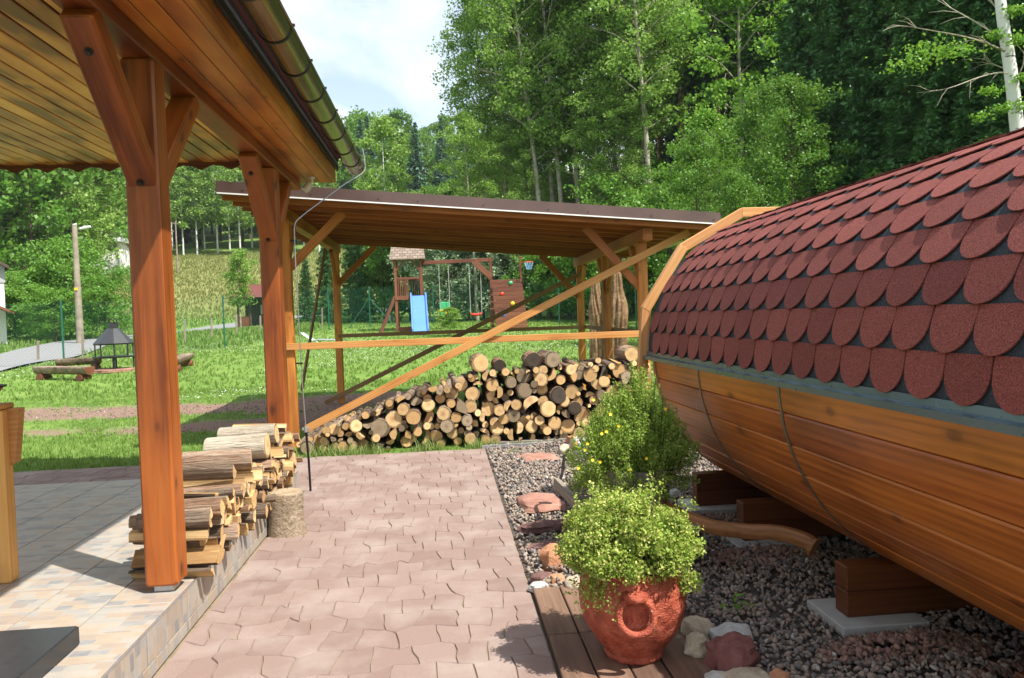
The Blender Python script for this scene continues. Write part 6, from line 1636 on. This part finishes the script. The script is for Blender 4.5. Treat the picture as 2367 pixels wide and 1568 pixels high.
# white house at the left edge
hq = atY(14, 740, 40); hz = terrain(hq.x, 40); HM = T(hq.x, 40, hz) @ Matrix.Rotation(R_(32), 4, 'Z')
ho = thing('white_house', 'white plastered house with dark wooden gable and small porch roof at the left edge', 'house', (hq.x, 40, hz))
mb = MB(); mb.box(-8, 0, 0, 8, -.5, 3.0); link('wall', mb.mesh('wall', M_plaster), ho, HM)
mb = MB(); mb.prism([(-8.05, 3.0), (.05, 3.0), (.05, 3.9), (-4, 6.2), (-8.05, 3.9)], -.05, 8.05, 'y'); link('gable', mb.mesh('gable', M_roofgrey), ho, HM)
mb = MB(); mb.prism([(.2, 3.65), (.2, 3.8), (-4, 6.5), (-8.5, 3.7), (-8.5, 3.55), (-4, 6.3)], -.4, 8.4, 'y'); link('roof', mb.mesh('roof', M_kiosk), ho, HM)
mb = MB(); mb.prism([(-1.6, 2.35), (.25, 1.45), (.25, 1.57), (-1.6, 2.47)], -1.2, -.06, 'y'); pr = link('porch_roof', mb.mesh('porch_roof', M_play), ho, HM)
mb = MB(); mb.box(-2.6, -1.7, -.035, -.002, .9, 2.1); wn = link('window', mb.mesh('window', M_iron), ho, HM); mb = MB(); mb.box(-2.68, -1.62, -.08, -.04, .8, .88); link('sill', mb.mesh('sill', M_white), wn, HM)
# far roof behind the pole
q = atY(232, 545, 96); qz = terrain(q.x, 96)
h2 = thing('far_house', 'distant house of which the grey roof shows between the trees', 'house', (q.x, 98, qz))
mb = MB(); mb.box(q.x-3.2, q.x+2., 96, 102, qz-.5, q.z-.6); link('wall', mb.mesh('wall', M_plaster), h2)
mb = MB(); mb.add([(q.x-3.6, 95.6, q.z-.8), (q.x+2.4, 95.6, q.z-.8), (q.x+1.6, 99, q.z+1.2), (q.x-3.6, 99, q.z+1.2), (q.x-3.6, 102.4, q.z-.8), (q.x+2.4, 102.4, q.z-.8)], [(0, 1, 2, 3), (3, 2, 5, 4), (0, 3, 4), (1, 5, 2), (0, 4, 5, 1)]); link('roof', mb.mesh('roof', M_roofgrey), h2)
# dark cabin (bus shelter) by the road
kx = atY(600, 752, 53); kz = terrain(kx.x, 53)
kb = thing('roadside_cabin', 'dark open wooden cabin with red hipped roof and notice boards beside the road', 'cabin', (kx.x, 54, kz))
x0, x1 = kx.x-1.35, kx.x+1.25
for x in (x0, kx.x-.55, x1):
    for y in (53, 55.2): beam('post', (x, y, kz-.1), (x, y, kz+2.1), .12, .12, M_kiosk, kb, .01, (0, 1, 0))
mb = MB(); mb.box(x0, x1, 55.1, 55.18, kz, kz+2.1); link('back_wall', mb.mesh('back_wall', M_kiosk), kb)
for xa_, xb_ in ((x0+.06, kx.x-.6), (kx.x+.4, x1-.06)):
    mb = MB(); mb.box(xa_, xb_, 53, 53.05, kz, kz+.85); link('parapet', mb.mesh('parapet', M_play), kb)
mb = MB(); mb.box(kx.x-.35, kx.x+.12, 55.04, 55.08, kz+1.0, kz+1.65); link('notice_board', mb.mesh('notice_board', M_white), kb)
mb = MB(); mb.box(kx.x+.3, kx.x+1.0, 55.04, 55.08, kz+1.0, kz+1.7); link('notice_board', mb.mesh('notice_board', M_conc), kb)
mb = MB(); z = kz+2.1; mb.add([(x0-.45, 52.5, z), (x1+.45, 52.5, z), (x1+.45, 55.7, z), (x0-.45, 55.7, z), (x0+.7, 54.1, z+.95), (x1-.7, 54.1, z+.95)], [(0, 1, 5, 4), (2, 3, 4, 5), (1, 2, 5), (3, 0, 4), (3, 2, 1, 0)]); link('roof', mb.mesh('roof', M_roofred), kb)
# small sapling in the lawn before the swing
tree('young', xat(1040, 31, 760), 31, 1.2, 'tiny leafy sapling in the lawn before the swings', None, (0, 0), 2.2)

# ================================================================== HAZE
m = bpy.data.materials.new('thin_haze'); m.use_nodes = True; m.node_tree.nodes.clear(); g = G(m.node_tree)
pv = g('VolumePrincipled', {'Color': (.80, .88, .95, 1), 'Density': .0002}); oo = g('OutputMaterial'); m.node_tree.links.new(pv.outputs[0], oo.inputs['Volume'])
mb = MB(); mb.box(-430, 430, -70, 910, -2, 190); tag(link('haze', mb.mesh('haze', m)), 'thin pale summer haze filling the valley', 'haze', kind='stuff')
